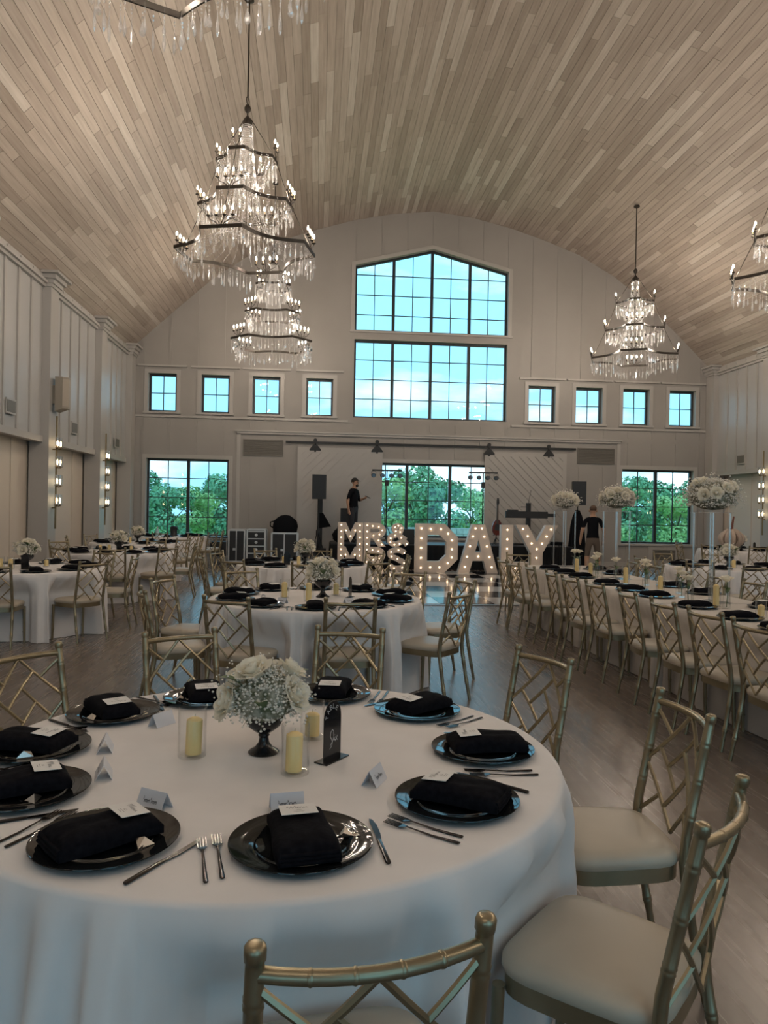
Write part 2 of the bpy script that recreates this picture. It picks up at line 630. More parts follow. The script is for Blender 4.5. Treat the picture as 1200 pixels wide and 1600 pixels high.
# arc length walk along the vault
samples = []
acc = 0.0
for i in range(len(prof) - 1):
    p, q = Vector((prof[i], ceil_z(prof[i]))), Vector((prof[i + 1], ceil_z(prof[i + 1])))
    L = (q - p).length
    n = max(1, round(L / PLW))
    for k in range(n):
        a, b = p.lerp(q, k / n), p.lerp(q, (k + 1) / n)
        samples.append((a, b))
planks = []
for a, b in samples:
    y = YF - rnd.uniform(0, 2.0)
    while y < YB:
        ln = rnd.uniform(1.1, 3.4)
        y1 = min(y + ln, YB)
        y0 = max(y, YF)
        if y1 - y0 > 0.02:
            planks.append((a, b, y0 + 0.002, y1 - 0.002))
        y += ln


def plank_area(pl):
    a, b, y0, y1 = pl
    if y1 < 2.0:
        return 0
    y0 = max(y0, 2.0)
    q = [cam_px((a.x, y0, a.y)), cam_px((b.x, y0, b.y)), cam_px((b.x, y1, b.y)), cam_px((a.x, y1, a.y))]
    if any(k is None for k in q):
        return 0
    q = [(min(max(k[0], -5), 1205), min(max(k[1], -5), 1605)) for k in q]
    s = 0
    for i in range(4):
        s += q[i][0] * q[(i + 1) % 4][1] - q[(i + 1) % 4][0] * q[i][1]
    return abs(s) / 2


order = sorted(range(len(planks)), key=lambda i: -plank_area(planks[i]))
big = set(order[:300])
field = MB()
unit = MB().box(-0.5, 0.5, -0.5, 0.5, 0.0, 1.0).mesh('plank', M['plank'])
for i, (a, b, y0, y1) in enumerate(planks):
    d = b - a
    L = d.length - 0.005
    ang = math.atan2(d.y, d.x)
    mx, mz = (a.x + b.x) / 2, (a.y + b.y) / 2
    off = rnd.uniform(0.0, 0.004)
    if i in big:
        o = put('plank', unit, ceiling, (mx, (y0 + y1) / 2, mz + off), (0, -ang, 0), (L, y1 - y0, 0.022))
    else:
        dx, dz = math.cos(ang) * L / 2, math.sin(ang) * L / 2
        nx, nz = -math.sin(ang) * 0.022, math.cos(ang) * 0.022
        z = mz + off
        field.hexa([(mx - dx, y0, z - dz), (mx + dx, y0, z + dz), (mx + dx, y1, z + dz), (mx - dx, y1, z - dz),
                    (mx - dx + nx, y0, z - dz + nz), (mx + dx + nx, y0, z + dz + nz), (mx + dx + nx, y1, z + dz + nz), (mx - dx + nx, y1, z - dz + nz)])
fo = field.build('plank_field', M['plank'], ceiling)
fo['kind'] = 'stuff'
fo['label'] = 'remaining whitewashed ceiling planks'


# ------------------------------------------------------------------ gable walls with openings
def gable(name, openings, ya, yb, label):
    xs = sorted(set([XL - ALC - 0.25, XR + ALC + 0.25] + prof + [v for o in openings for v in (o['x0'], o['x1'])] +
                    [o['apex'] for o in openings if 'apex' in o]))
    mb = MB()
    for i in range(len(xs) - 1):
        xa, xb = xs[i], xs[i + 1]
        if xb - xa < 1e-4:
            continue
        ta, tb = ceil_z(xa) + 0.06, ceil_z(xb) + 0.06
        if xb <= XL + 1e-6 or xa >= XR - 1e-6:
            ta = tb = 3.2
        cuts = sorted([o for o in openings if o['x0'] <= xa + 1e-5 and o['x1'] >= xb - 1e-5], key=lambda o: o['z0'])
        z0a = z0b = -0.1
        for o in cuts + [None]:
            if o is None:
                ua, ub = ta, tb
            else:
                ua = ub = o['z0']
            if max(ua - z0a, ub - z0b) > 1e-3:
                mb.hexa([(xa, ya, z0a), (xb, ya, z0b), (xb, yb, z0b), (xa, yb, z0a),
                         (xa, ya, ua), (xb, ya, ub), (xb, yb, ub), (xa, yb, ua)])
            if o is not None:
                tf = o.get('top') or (lambda x, o=o: o['z1'])
                z0a, z0b = tf(xa), tf(xb)
    return struct(name, mb, M['wall'], label=label)


BW0, BW1, BWZ = 0.965, 5.405, 9.04


def big_top(x):
    return 8.48 + (BWZ - 8.48) * (1 - abs(x - RIDGE) / (BW1 - RIDGE))


back_open = []
SMALL = [(-4.73, -3.96), (-3.285, -2.51), (-1.87, -1.10), (-0.375, 0.385), (6.05, 6.85), (7.47, 8.27), (8.90, 9.70), (10.32, 11.12)]
for a, b in SMALL:
    back_open.append(dict(x0=a, x1=b, z0=4.16, z1=5.22))
back_open.append(dict(x0=-4.75, x1=-2.50, z0=0.69, z1=2.86))
back_open.append(dict(x0=8.91, x1=11.10, z0=0.67, z1=2.86))
back_open.append(dict(x0=1.30, x1=5.07, z0=0.75, z1=2.88))
back_open.append(dict(x0=BW0, x1=BW1, z0=4.15, z1=6.38))
back_open.append(dict(x0=BW0, x1=BW1, z0=6.63, z1=9.04, top=big_top, apex=RIDGE))
wall_back = gable('wall_back', back_open, YB, YB + 0.30, 'white board and batten gable wall with many windows')

front_open = [dict(x0=-4.6, x1=-0.8, z0=0.5, z1=3.1), dict(x0=7.2, x1=10.9, z0=0.5, z1=3.1), dict(x0=0.8, x1=5.6, z0=0.05, z1=3.2),  # unseen openings, added and sized to bring daylight to the near table
              dict(x0=BW0, x1=BW1, z0=4.15, z1=8.3)]
wall_front = gable('wall_front', front_open, YF - 0.30, YF, 'white gable wall behind the viewer with unseen added windows')

wcount = [0]


def clip_poly(poly, top):
    out = []
    n = len(poly)
    for i in range(n):
        p, q = poly[i], poly[(i + 1) % n]
        dp, dq = top(p[0]) - p[1], top(q[0]) - q[1]
        if dp >= 0:
            out.append(p)
        if (dp >= 0) != (dq >= 0):
            t = dp / (dp - dq)
            out.append((p[0] + (q[0] - p[0]) * t, p[1] + (q[1] - p[1]) * t))
    return out


def window(x0, x1, z0, z1, lights, cols, rows, label, y=YB + 0.13, top=None, rowz=None, frame=0.055, mul=0.085, sgn=1, casing=True):
    """lights = number of casements, each cols x rows of panes"""
    wcount[0] += 1
    tf = top or (lambda x: z1)
    d0, d1 = y, y + 0.07 * sgn
    ya, yb = min(d0, d1), max(d0, d1)
    mb = MB()

    def vbar(xa, xb, za, g=0.0):
        xm = (xa + xb) / 2
        pa, pb = tf(xa) - g, tf(xb) - g
        if top and xa < RIDGE < xb:
            mb.prism([(xa, za), (xb, za), (xb, pb), (xm, tf(xm) - g), (xa, pa)], ya, yb)
        else:
            mb.prism([(xa, za), (xb, za), (xb, pb), (xa, pa)], ya, yb)
    vbar(x0, x0 + frame, z0)
    vbar(x1 - frame, x1, z0)
    mb.box(x0 + frame, x1 - frame, ya, yb, z0, z0 + frame)
    brk = [x0 + frame] + ([RIDGE] if top else []) + [x1 - frame]
    for i in range(len(brk) - 1):
        a, b = brk[i], brk[i + 1]
        mb.prism([(a, tf(a) - frame * 1.1), (b, tf(b) - frame * 1.1), (b, tf(b)), (a, tf(a))], ya, yb)
    W = mb.build('window_%d' % wcount[0], M['frame'])
    tag(W, label, None, None, 'structure')
    lw = (x1 - x0) / lights
    for i in range(1, lights):
        xm = x0 + i * lw
        m2 = MB()
        m2.prism(([(xm - mul / 2, z0 + frame), (xm + mul / 2, z0 + frame), (xm + mul / 2, tf(xm + mul / 2) - frame), (xm - mul / 2, tf(xm - mul / 2) - frame)]), ya - 0.004, yb)
        m2.build('mullion', M['frame'], W)
    rz = rowz or [z0 + (z1 - z0) * k / rows for k in range(1, rows)]
    bars = 0.022
    for i in range(lights):
        a = x0 + i * lw + (frame if i == 0 else mul / 2)
        b = x0 + (i + 1) * lw - (frame if i == lights - 1 else mul / 2)
        for c in range(1, cols):
            xc = a + (b - a) * c / cols
            MB().prism([(xc - bars / 2, z0 + frame), (xc + bars / 2, z0 + frame), (xc + bars / 2, tf(xc + bars / 2) - frame), (xc - bars / 2, tf(xc - bars / 2) - frame)], ya + 0.02, yb - 0.02).build('glazing_bar', M['frame'], W)
        for z in rz:
            if z < min(tf(a), tf(b)) - frame:
                MB().box(a, b, ya + 0.022, yb - 0.022, z - bars / 2, z + bars / 2).build('glazing_bar', M['frame'], W)
        zz = [z0 + frame] + rz + [max(tf(x0), tf((x0 + x1) / 2)) - frame * 0.5]
        for c in range(cols):
            ca, cb_ = a + (b - a) * c / cols, a + (b - a) * (c + 1) / cols
            for k in range(len(zz) - 1):
                poly = [(ca, zz[k]), (cb_, zz[k]), (cb_, zz[k + 1]), (ca, zz[k + 1])]
                if top:
                    poly = clip_poly(poly, lambda x: tf(x) - frame * 0.5)
                if len(poly) >= 3:
                    MB().prism(poly, y + 0.033 * sgn, y + 0.037 * sgn).build('pane', M['glass'], W)
    if casing:
        cw, cp = 0.11, 0.025
        y_in = YB if sgn > 0 else YF
        e0, e1 = min(y_in - cp * sgn, y_in), max(y_in - cp * sgn, y_in)
        cm = MB()
        for xa, xb in ((x0 - cw, x0 - 0.002), (x1 + 0.002, x1 + cw)):
            cm.prism([(xa, z0 - 0.05), (xb, z0 - 0.05), (xb, tf(xb)), (xa, tf(xa))], e0, e1)
        ex = [x0 - cw] + ([RIDGE] if top else []) + [x1 + cw]
        for i in range(len(ex) - 1):
            a, b = ex[i], ex[i + 1]
            cm.prism([(a, tf(a)), (b, tf(b)), (b, tf(b) + cw), (a, tf(a) + cw)], e0, e1)
        cm.build('casing', M['trim'], W)
        sm = MB().box(x0 - cw - 0.02, x1 + cw + 0.02, min(y_in - 0.06 * sgn, y_in), max(y_in - 0.06 * sgn, y_in), z0 - 0.06, z0 - 0.002)
        sm.build('sill', M['trim'], W)
    return W


names8 = ['leftmost', 'second from left', 'third from left', 'fourth from left', 'fifth from left', 'sixth from left', 'seventh from left', 'rightmost']
for (a, b), nm in zip(SMALL, names8):
    W = window(a, b, 4.16, 5.22, 1, 2, 2, '%s of the eight small square four pane windows' % nm)
    MB().box(a - 0.28, b + 0.28, YB - 0.07, YB, 5.40, 5.45).build('head_moulding', M['trim'], W)
window(-4.75, -2.50, 0.69, 2.86, 2, 2, 4, 'black framed double window at the left corner, trees behind')
window(8.91, 11.10, 0.67, 2.86, 2, 2, 4, 'black framed double window at the right corner, trees behind')
window(1.30, 5.07, 0.75, 2.88, 3, 2, 4, 'black framed window behind the stage, between the sliding doors')
window(BW0, BW1, 4.15, 6.38, 4, 2, 4, 'lower half of the tall gable window with square panes', casing=False)
window(BW0, BW1, 6.63, 9.04, 4, 2, 4, 'upper half of the tall gable window with peaked top', top=big_top, rowz=[7.12, 7.69, 8.26])
window(-4.6, -0.8, 0.5, 3.1, 3, 2, 4, 'unseen wide window added in the wall behind the viewer, left', y=YF - 0.13, sgn=-1)
window(7.2, 10.9, 0.5, 3.1, 3, 2, 4, 'unseen wide window added in the wall behind the viewer, right', y=YF - 0.13, sgn=-1)
window(0.8, 5.6, 0.05, 3.2, 4, 2, 4, 'unseen glazed doors added in the wall behind the viewer', y=YF - 0.13, sgn=-1)
window(BW0, BW1, 4.15, 8.3, 4, 2, 6, 'unseen tall gable window added in the wall behind the viewer', y=YF - 0.13, sgn=-1)
for i, o in enumerate(back_open):
    portal('daylight_portal', o['x0'], o['x1'], o['z0'], o['z1'], YB + 0.27, -1)
for i, o in enumerate(front_open):
    portal('daylight_portal', o['x0'], o['x1'], o['z0'], o['z1'], YF - 0.27, 1)

# battens on the back wall
bx = XL + 0.35
while bx < XR - 0.2:
    segs = [(0.12, min(ceil_z(bx) - 0.05, 10))]
    for o in back_open + [dict(x0=-0.62, x1=1.85, z0=0, z1=3.3), dict(x0=4.75, x1=7.25, z0=0, z1=3.3), dict(x0=-2.12, x1=-0.98, z0=2.98, z1=3.46), dict(x0=7.53, x1=8.68, z0=2.98, z1=3.46)]:
        if o['x0'] - 0.14 < bx < o['x1'] + 0.14:
            t = (o['top'](bx) if 'top' in o else o['z1']) + 0.12
            ns = []
            for a, b in segs:
                if o['z0'] - 0.07 > a:
                    ns.append((a, min(b, o['z0'] - 0.07)))
                if t < b:
                    ns.append((max(a, t), b))
            segs = ns
    for a, b in segs:
        for lo, hi in ((0.12, 3.62), (3.76, 4.0), (4.06, 5.40), (5.45, 11)):
            p, q = max(a, lo), min(b, hi)
            if q - p > 0.08:
                MB().box(bx - 0.03, bx + 0.03, YB - 0.018, YB, p, q).build('batten', M['wall'], wall_back)
    bx += 0.735
tr = MB().box(XL + 0.02, BW0 - 0.15, YB - 0.045, YB, 4.0, 4.06).box(BW1 + 0.15, XR - 0.02, YB - 0.045, YB, 4.0, 4.06)
tr.build('ledge_rail', M['trim'], wall_back)
t1 = struct('trim_1', MB().box(-2.32, 8.87, YB - 0.10, YB, 3.66, 3.70).box(-2.28, 8.83, YB - 0.065, YB, 3.60, 3.66).box(-2.28, -2.18, YB - 0.03, YB, 0.1, 3.6).box(8.74, 8.84, YB - 0.03, YB, 0.1, 3.6), M['trim'],
            label='long shallow moulding above the stage doors')
struct('baseboard_back', MB().box(XL, XR, YB - 0.02, YB, 0, 0.12), M['trim'])
struct('baseboard_left', MB().box(XL - ALC, XL - ALC + 0.02, YF, YB, 0, 0.12), M['trim'])
struct('baseboard_right', MB().box(XR + ALC - 0.02, XR + ALC, YF, YB, 0, 0.12), M['trim'])
# low panelled apron under the right window
MB().box(9.75, 10.70, YB - 0.03, YB, 0.10, 0.60).build('apron_panel', M['trim'], wall_back)


def vent(x0, x1, z0, z1, label, y=YB):
    t = thing('air_vent', label, 'vent', ((x0 + x1) / 2, y, z0))
    w, h = (x1 - x0) / 2, z1 - z0
    MB().box(-w, w, -0.02, 0, 0, h).build('backing', M['vent'], t)
    m = MB().box(-w, w, -0.035, -0.02, 0, 0.03).box(-w, w, -0.035, -0.02, h - 0.03, h).box(-w, -w + 0.03, -0.035, -0.02, 0.03, h - 0.03).box(w - 0.03, w, -0.035, -0.02, 0.03, h - 0.03)
    m.build('frame', M['vent'], t)
    k = int(h / 0.045)
    for i in range(1, k):
        z = h * i / k
        MB().hexa([(-w + 0.03, -0.036, z - 0.012), (w - 0.03, -0.036, z - 0.012), (w - 0.03, -0.021, z + 0.004), (-w + 0.03, -0.021, z + 0.004),
                   (-w + 0.03, -0.036, z - 0.008), (w - 0.03, -0.036, z - 0.008), (w - 0.03, -0.021, z + 0.008), (-w + 0.03, -0.021, z + 0.008)]).build('slat', M['vent'], t)
    return t


vent(-2.11, -0.99, 2.99, 3.45, 'taupe louvred air vent left of the stage doors')
vent(7.54, 8.67, 2.99, 3.45, 'taupe louvred air vent right of the stage doors')
vent(9.88, 10.56, 0.20, 0.50, 'grey air vent low under the right corner window', YB - 0.03)


# ------------------------------------------------------------------ side walls
COLS_Y = [-4.9, -1.6, 1.7, 5.0, 8.15, 11.35, 14.62, 17.92, 20.72]
CW = 0.42


def side_wall(name, side, label):
    """side -1 left, +1 right: upper panelled wall above an alcove with a soffit"""
    xf = XL if side < 0 else XR
    s = side
    def xr(a, b):
        p, q = xf + s * a, xf + s * b
        return (min(p, q), max(p, q))
    mb = MB()
    a, b = xr(0, 0.12)
    mb.box(a, b, YF, YB, Z_SOFFIT, ceil_z(xf) + 0.05)                 # upper wall
    a, b = xr(0.12, ALC + 0.12)
    mb.box(a, b, YF, YB, Z_SOFFIT + 0.06, Z_SOFFIT + 0.2)                    # soffit
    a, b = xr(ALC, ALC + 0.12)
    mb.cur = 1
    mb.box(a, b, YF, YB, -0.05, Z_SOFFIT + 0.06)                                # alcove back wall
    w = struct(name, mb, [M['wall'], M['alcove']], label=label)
    # alcove battens
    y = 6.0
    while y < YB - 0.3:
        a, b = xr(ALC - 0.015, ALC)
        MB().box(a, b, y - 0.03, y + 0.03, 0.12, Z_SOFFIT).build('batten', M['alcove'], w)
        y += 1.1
    for i in range(len(COLS_Y) - 1):
        ya, yb = COLS_Y[i] + CW / 2 + 0.003, COLS_Y[i + 1] - CW / 2 - 0.003
        if yb < 3.0:
            continue
        # panels between battens
        nb = 4
        a, b = xr(-0.006, 0.001)
        for k in range(nb + 1):
            p, q = ya + (yb - ya) * k / (nb + 1), ya + (yb - ya) * (k + 1) / (nb + 1)
            MB().box(a, b, p, q, Z_SOFFIT + 0.12, Z_CROWN - 0.02).build('wall_panel', M['wall_cool'], w)
        a, b = xr(-0.035, -0.006)
        for k in range(1, nb + 1):
            p = ya + (yb - ya) * k / (nb + 1)
            MB().box(a, b, p - 0.035, p + 0.035, Z_SOFFIT + 0.12, Z_CROWN - 0.02).build('batten', M['trim'], w)
        a, b = xr(-0.05, 0.0)
        MB().box(a, b, ya, yb, Z_SOFFIT, Z_SOFFIT + 0.12).build('soffit_trim', M['trim'], w)
        # crown ledge and frieze
        cm = MB()
        a, b = xr(-0.12, 0.0)
        cm.box(a, b, ya, yb, Z_CROWN, Z_CROWN + 0.05)
        a, b = xr(-0.07, 0.0)
        cm.box(a, b, ya, yb, Z_CROWN - 0.06, Z_CROWN)
        cm.build('crown_moulding', M['trim'], w)
        a, b = xr(-0.025, 0.0)
        MB().box(a, b, ya, yb, Z_CROWN + 0.05, Z_CROWN + 0.19).build('frieze', M['trim'], w)
        for k in range(5):
            p, q = ya + (yb - ya) * (k + 0.06) / 5, ya + (yb - ya) * (k + 0.94) / 5
            a, b = xr(-0.04, -0.025)
            MB().box(a, b, p, q, Z_CROWN + 0.075, Z_CROWN + 0.16).build('frieze_panel', M['trim'], w)
    return w


wall_left = side_wall('wall_left', -1, 'white panelled left wall above a shadowed alcove')
wall_right = side_wall('wall_right', 1, 'white panelled right wall above an alcove')
tn = 1
for side in (-1, 1):
    xf = XL if side < 0 else XR
    for y in COLS_Y:
        if y < 3:
            continue
        tn += 1
        x_in, x_out = xf - side * 0.16, xf + side * 0.20
        mb = MB().box(min(x_in, x_out), max(x_in, x_out), y - CW / 2, y + CW / 2, 0.0, Z_CROWN - 0.05)
        c = struct('trim_%d' % tn, mb, M['trim'], label='white square column on the %s wall' % ('left' if side < 0 else 'right'))
        cm = MB()
        zt = Z_CROWN - 0.05
        for k, (e, h) in enumerate(((0.03, 0.06), (0.06, 0.08), (0.11, 0.08), (0.18, 0.05))):
            xa, xb = xf - side * (0.16 + e), xf - side * (-0.02)
            cm.box(min(xa, xb), max(xa, xb), y - CW / 2 - e, min(y + CW / 2 + e, YB - 0.002), zt, zt + h)
            zt += h
        cm.build('capital', M['trim'], c)
        bm_ = MB()
        xa, xb = xf - side * 0.19, xf + side * 0.22
        bm_.box(min(xa, xb), max(xa, xb), y - CW / 2 - 0.03, min(y + CW / 2 + 0.03, YB - 0.002), 0, 0.16)
        bm_.build('plinth', M['trim'], c)


def side_vent(side, y, z, label):
    xf = (XL if side < 0 else XR) - side * 0.036
    t = thing('air_vent', label, 'vent', (xf, y, z))
    s = -side
    MB().box(min(0, s * 0.02), max(0, s * 0.02), -0.2, 0.2, -0.13, 0.13).build('frame', M['trim'], t)
    MB().box(min(0, s * 0.026), max(0, s * 0.026), -0.17, 0.17, -0.10, 0.10).build('grille', M['vent'], t)
    return t


side_vent(-1, 12.95, 3.17, 'small square air vent on the left wall, nearest of three')
side_vent(-1, 16.2, 3.16, 'small square air vent on the left wall, between the two sconces')
side_vent(-1, 19.55, 3.14, 'small square air vent on the left wall, beside the far corner')
side_vent(1, 19.25, 3.10, 'small square air vent on the right wall')

# ------------------------------------------------------------------ outside
struct('ground', MB().box(-70, 80, YB + 0.35, 150, -0.9, -0.6), M['grass'], label='green lawn outside the windows')


def tree_meshes(seed, fol):
    r = random.Random(seed)
    tb = MB()
    tb.tube([(0, 0, 0), (0.05, 0.03, 0.9), (0.0, -0.02, 2.0)], [0.17, 0.13, 0.08], 7)
    for k in range(5):
        a = k * 1.3 + r.random()
        tb.tube([(0, 0, 1.0 + 0.2 * k), (0.5 * math.cos(a), 0.5 * math.sin(a), 1.6 + 0.25 * k), (1.0 * math.cos(a), 1.0 * math.sin(a), 2.1 + 0.28 * k)], [0.07, 0.045, 0.02], 5)
    trunk = tb.mesh('trunk', M['bark'], True)
    cb_ = MB()
    lobes = []
    for k in range(16):
        a, h = r.uniform(0, 2 * PI), r.uniform(0.5, 3.9)
        rad = 1.35 * math.sin(PI * min(1, (h - 0.1) / 4.3)) ** 0.6
        lobes.append((rad * math.cos(a) * r.uniform(0.4, 1), rad * math.sin(a) * r.uniform(0.4, 1), h, r.uniform(0.55, 0.95)))
    for x, y, z, q in lobes:
        for _ in range(190):
            d = Vector((r.gauss(0, 1), r.gauss(0, 1), r.gauss(0, 1))).normalized()
            p = Vector((x, y, z)) + d * q * r.uniform(0.75, 1.08)
            u_ = d.orthogonal().normalized()
            u_ = Matrix.Rotation(r.uniform(0, 6.28), 3, d) @ u_
            v_ = d.cross(u_)
            u_ = (u_ + d * r.uniform(-0.6, 0.6)).normalized()
            L, w = r.uniform(0.10, 0.19), r.uniform(0.06, 0.11)
            cb_.add([p - u_ * L, p + v_ * w, p + u_ * L, p - v_ * w], [(0, 1, 2, 3)])
    crown = cb_.mesh('crown', M[fol])
    return trunk, crown


TREES = [tree_meshes(3, 'foliage_a'), tree_meshes(5, 'foliage_b'), tree_meshes(8, 'foliage_a')]
tree_spots = []
rt = random.Random(21)
left_names = ['left', 'stage', 'right']
tlist = []
for wname, xs in (('left corner', (-12.5, -11.2, -9.9, -8.4, -7.1, -5.8, -4.4)), ('stage', (2.2, 4.0, 5.6, 7.4, 9.2, 10.6)), ('right corner', (17.0, 18.7, 20.2, 21.8, 23.2, 24.6))):
    for k, x in enumerate(xs):
        tlist.append((wname, k, x))
ordn = ['leftmost', 'second', 'third', 'fourth', 'fifth', 'sixth', 'seventh']
TY = (39.0, 45.0, 51.0)
for wname, k, x in tlist:
    dy = rt.uniform(-2, 3)
    sc = rt.uniform(0.76, 0.98) * TY[k % 3] / 43
    kind = (k + (1 if wname == 'right corner' else 0)) % 3
    if wname == 'stage' and k in (1, 2):
        sc *= 1.22
    t = thing('tree', '%s green leafy tree from the left seen through the %s window' % (ordn[k] if k else 'leftmost', wname), 'tree',
              (x * (TY[k % 3] + dy * 0.3) / 43, TY[k % 3] + dy * 0.3, -0.62), rt.uniform(0, 6), 'trees outside the windows')
    if k == 0:
        t['label'] = 'leftmost green leafy tree seen through the %s window' % wname
    t.scale = (sc * 1.1, sc * 1.1, sc)
    put('trunk', TREES[kind][0], t)
    put('crown', TREES[kind][1], t)
# pale garden wall behind the stage window
gw = thing('garden_wall', 'pale stone garden wall outside the stage window', 'wall', (3.9, 30, -0.6))
for r_ in range(6):
    for k in range(9):
        o_ = 0.3 if r_ % 2 else 0
        put('stone_block', MB().box(-0.29, 0.29, -0.15, 0.15, 0, 0.23).mesh('stone_block', M['stone']) if (r_ == 0 and k == 0) else sb_, gw, (-2.4 + 0.6 * k + o_, rt.uniform(-0.02, 0.02), 0.24 * r_))
        if r_ == 0 and k == 0:
            sb_ = gw.children[0].data

# ------------------------------------------------------------------ sliding barn doors, rail, stage
rail = thing('door_rail', 'long black sliding door rail above the stage', 'rail', (3.28, YB - 0.05, 3.40))
MB().box(-4.20, 4.20, -0.03, -0.015, -0.03, 0.03).build('bar', M['black_metal'], rail)
for x in (-4.1, -2.0, 0.0, 2.0, 4.1):
    MB().tube([(x, -0.03, 0), (x, 0.045, 0)], 0.02, 8).build('stand_off', M['black_metal'], rail)


def barn_door(n, x0, x1, z0, z1, flip, hangers, label):
    w, h = x1 - x0, z1 - z0
    body = MB().box(x0, x1, YB - 0.075, YB - 0.05, z0, z1)
    d = body.build('door_%d' % n, M['trim'])
    tag(d, label, None, None, 'structure')
    yb = YB - 0.075
    fr = 0.12
    for a, b, c, e in ((x0, x0 + fr, z0, z1), (x1 - fr, x1, z0, z1), (x0 + fr, x1 - fr, z0, z0 + fr), (x0 + fr, x1 - fr, z1 - fr, z1)):
        MB().box(a, b, yb - 0.02, yb, c, e).build('stile', M['trim'], d)
    # diagonal boards clipped to the inner rectangle
    ix0, ix1, iz0, iz1 = x0 + fr, x1 - fr, z0 + fr, z1 - fr
    bw = 0.17
    s = (-1 if flip else 1)

    def clip(poly, f):
        out = []
        for i in range(len(poly)):
            p, q = poly[i], poly[(i + 1) % len(poly)]
            a, b = f(p), f(q)
            if a >= 0:
                out.append(p)
            if (a >= 0) != (b >= 0):
                t = a / (a - b)
                out.append((p[0] + (q[0] - p[0]) * t, p[1] + (q[1] - p[1]) * t))
        return out
    k = -30
    while k < 60:
        c0, c1 = k * bw * 1.414, (k + 1) * bw * 1.414 - 0.022
        k += 1
        rect = [(ix0, iz0), (ix1, iz0), (ix1, iz1), (ix0, iz1)]
        g = lambda p: (p[1] - iz0) - s * (p[0] - (ix0 if s > 0 else ix1)) * 1.0 + (0 if s > 0 else 0)
        rect = clip(rect, lambda p: ((p[1] - iz0) - s * (p[0] - ix0)) - c0)
        if len(rect) < 3:
            continue
        rect = clip(rect, lambda p: c1 - ((p[1] - iz0) - s * (p[0] - ix0)))
        if len(rect) < 3:
            continue
        MB().prism(rect, yb - 0.018, yb - 0.0005).build('board', M['trim'], d)
    for hx in hangers:
        hm = MB()
        hm.box(hx - 0.025, hx + 0.025, yb - 0.03, yb - 0.005, 3.13, 3.47)
        hm.prism([(hx - 0.16, 3.17), (hx + 0.16, 3.17), (hx + 0.16, 3.21), (hx + 0.05, 3.34), (hx - 0.05, 3.34), (hx - 0.16, 3.21)], yb - 0.034, yb - 0.012)
        hm.lathe([(0.055, -0.012), (0.055, 0.012)], 12, (hx, 0, 0))
        n_ = len(hm.v)
        for i in range(n_ - 24, n_):
            x_, y_, z_ = hm.v[i]
            hm.v[i] = (x_, yb - 0.02 + z_, 3.46 + y_)
        hm.build('hanger', M['black_metal'], d)
    return d


barn_door(1, -0.58, 1.82, 0.06, 3.26, False, (-0.09, 1.66), 'white sliding barn door with diagonal boards, left of stage window')
barn_door(2, 4.78, 7.20, 0.06, 3.26, True, (4.90, 6.66), 'white sliding barn door with diagonal boards, right of stage window')

SZ = 0.64
SY0, SY1 = 18.95, 20.78
st = thing('stage', 'low black stage platform in front of the sliding doors', 'stage', (3.56, (SY0 + SY1) / 2, 0))
for k in range(5):
    w = 6.4 / 5
    x = -3.2 + w * k
    MB().box(x + 0.004, x + w - 0.004, -0.91, 0.91, SZ - 0.10, SZ).build('deck_panel', M['stage_top'], st)
for x in (-3.1, -1.6, 0, 1.6, 3.1):
    for y in (-0.8, 0.8):
        MB().tube([(x, y, 0), (x, y, SZ - 0.1)], 0.03, 8).build('leg', M['black_metal'], st)
sk = MB()
n = 260
pts = []
path = [(-3.2, 0.91), (-3.2, -0.92), (3.2, -0.92), (3.2, 0.91)]
tot = 1.83 + 6.4 + 1.83
row = []
for i in range(n + 1):
    s_ = tot * i / n
    if s_ < 1.83:
        p, nn = (-3.2, 0.91 - s_), (-1, 0)
    elif s_ < 8.23:
        p, nn = (-3.2 + s_ - 1.83, -0.92), (0, -1)
    else:
        p, nn = (3.2, -0.92 + s_ - 8.23), (1, 0)
    a = 0.018 * math.sin(s_ * 40) + 0.02
    row.append((p, nn, a))
for p, nn, a in row:
    sk.v.append((p[0] + nn[0] * 0.008, p[1] + nn[1] * 0.008, SZ - 0.02))
for p, nn, a in row:
    sk.v.append((p[0] + nn[0] * a, p[1] + nn[1] * a, 0.003))
for i in range(n):
    sk.f.append((i, i + 1, n + 2 + i, n + 1 + i)); sk.mi.append(0)
sk.build('skirt', M['skirt'], st, True)

# ------------------------------------------------------------------ dance floor
TS = 0.914
DX0, DY0 = 2.93 - 5 * TS, 11.87
df = thing('dance_floor', 'glossy black and white checkered portable dance floor', 'dance floor', (0, 0, 0))
tb_ = MB().box(0.004, TS - 0.004, 0.004, TS - 0.004, 0, 0.022).mesh('tile', M['tile_black'])
tw_ = MB().box(0.004, TS - 0.004, 0.004, TS - 0.004, 0, 0.022).mesh('tile', M['tile_white'])
NX, NY = 8, 7
for i in range(NX):
    for j in range(NY):
        put('floor_tile', tb_ if (i + j) % 2 == 0 else tw_, df, (DX0 + i * TS, DY0 + j * TS, 0.001))
ex0, ex1, ey0, ey1 = DX0, DX0 + NX * TS, DY0, DY0 + NY * TS
for a, b, c, d in ((ex0 - 0.08, ex1 + 0.08, ey0 - 0.08, ey0), (ex0 - 0.08, ex1 + 0.08, ey1, ey1 + 0.06), (ex0 - 0.08, ex0, ey0, ey1), (ex1, ex1 + 0.08, ey0, ey1)):
    MB().box(a, b, c, d, 0.0005, 0.018).build('edge_strip', M['alu'], df)


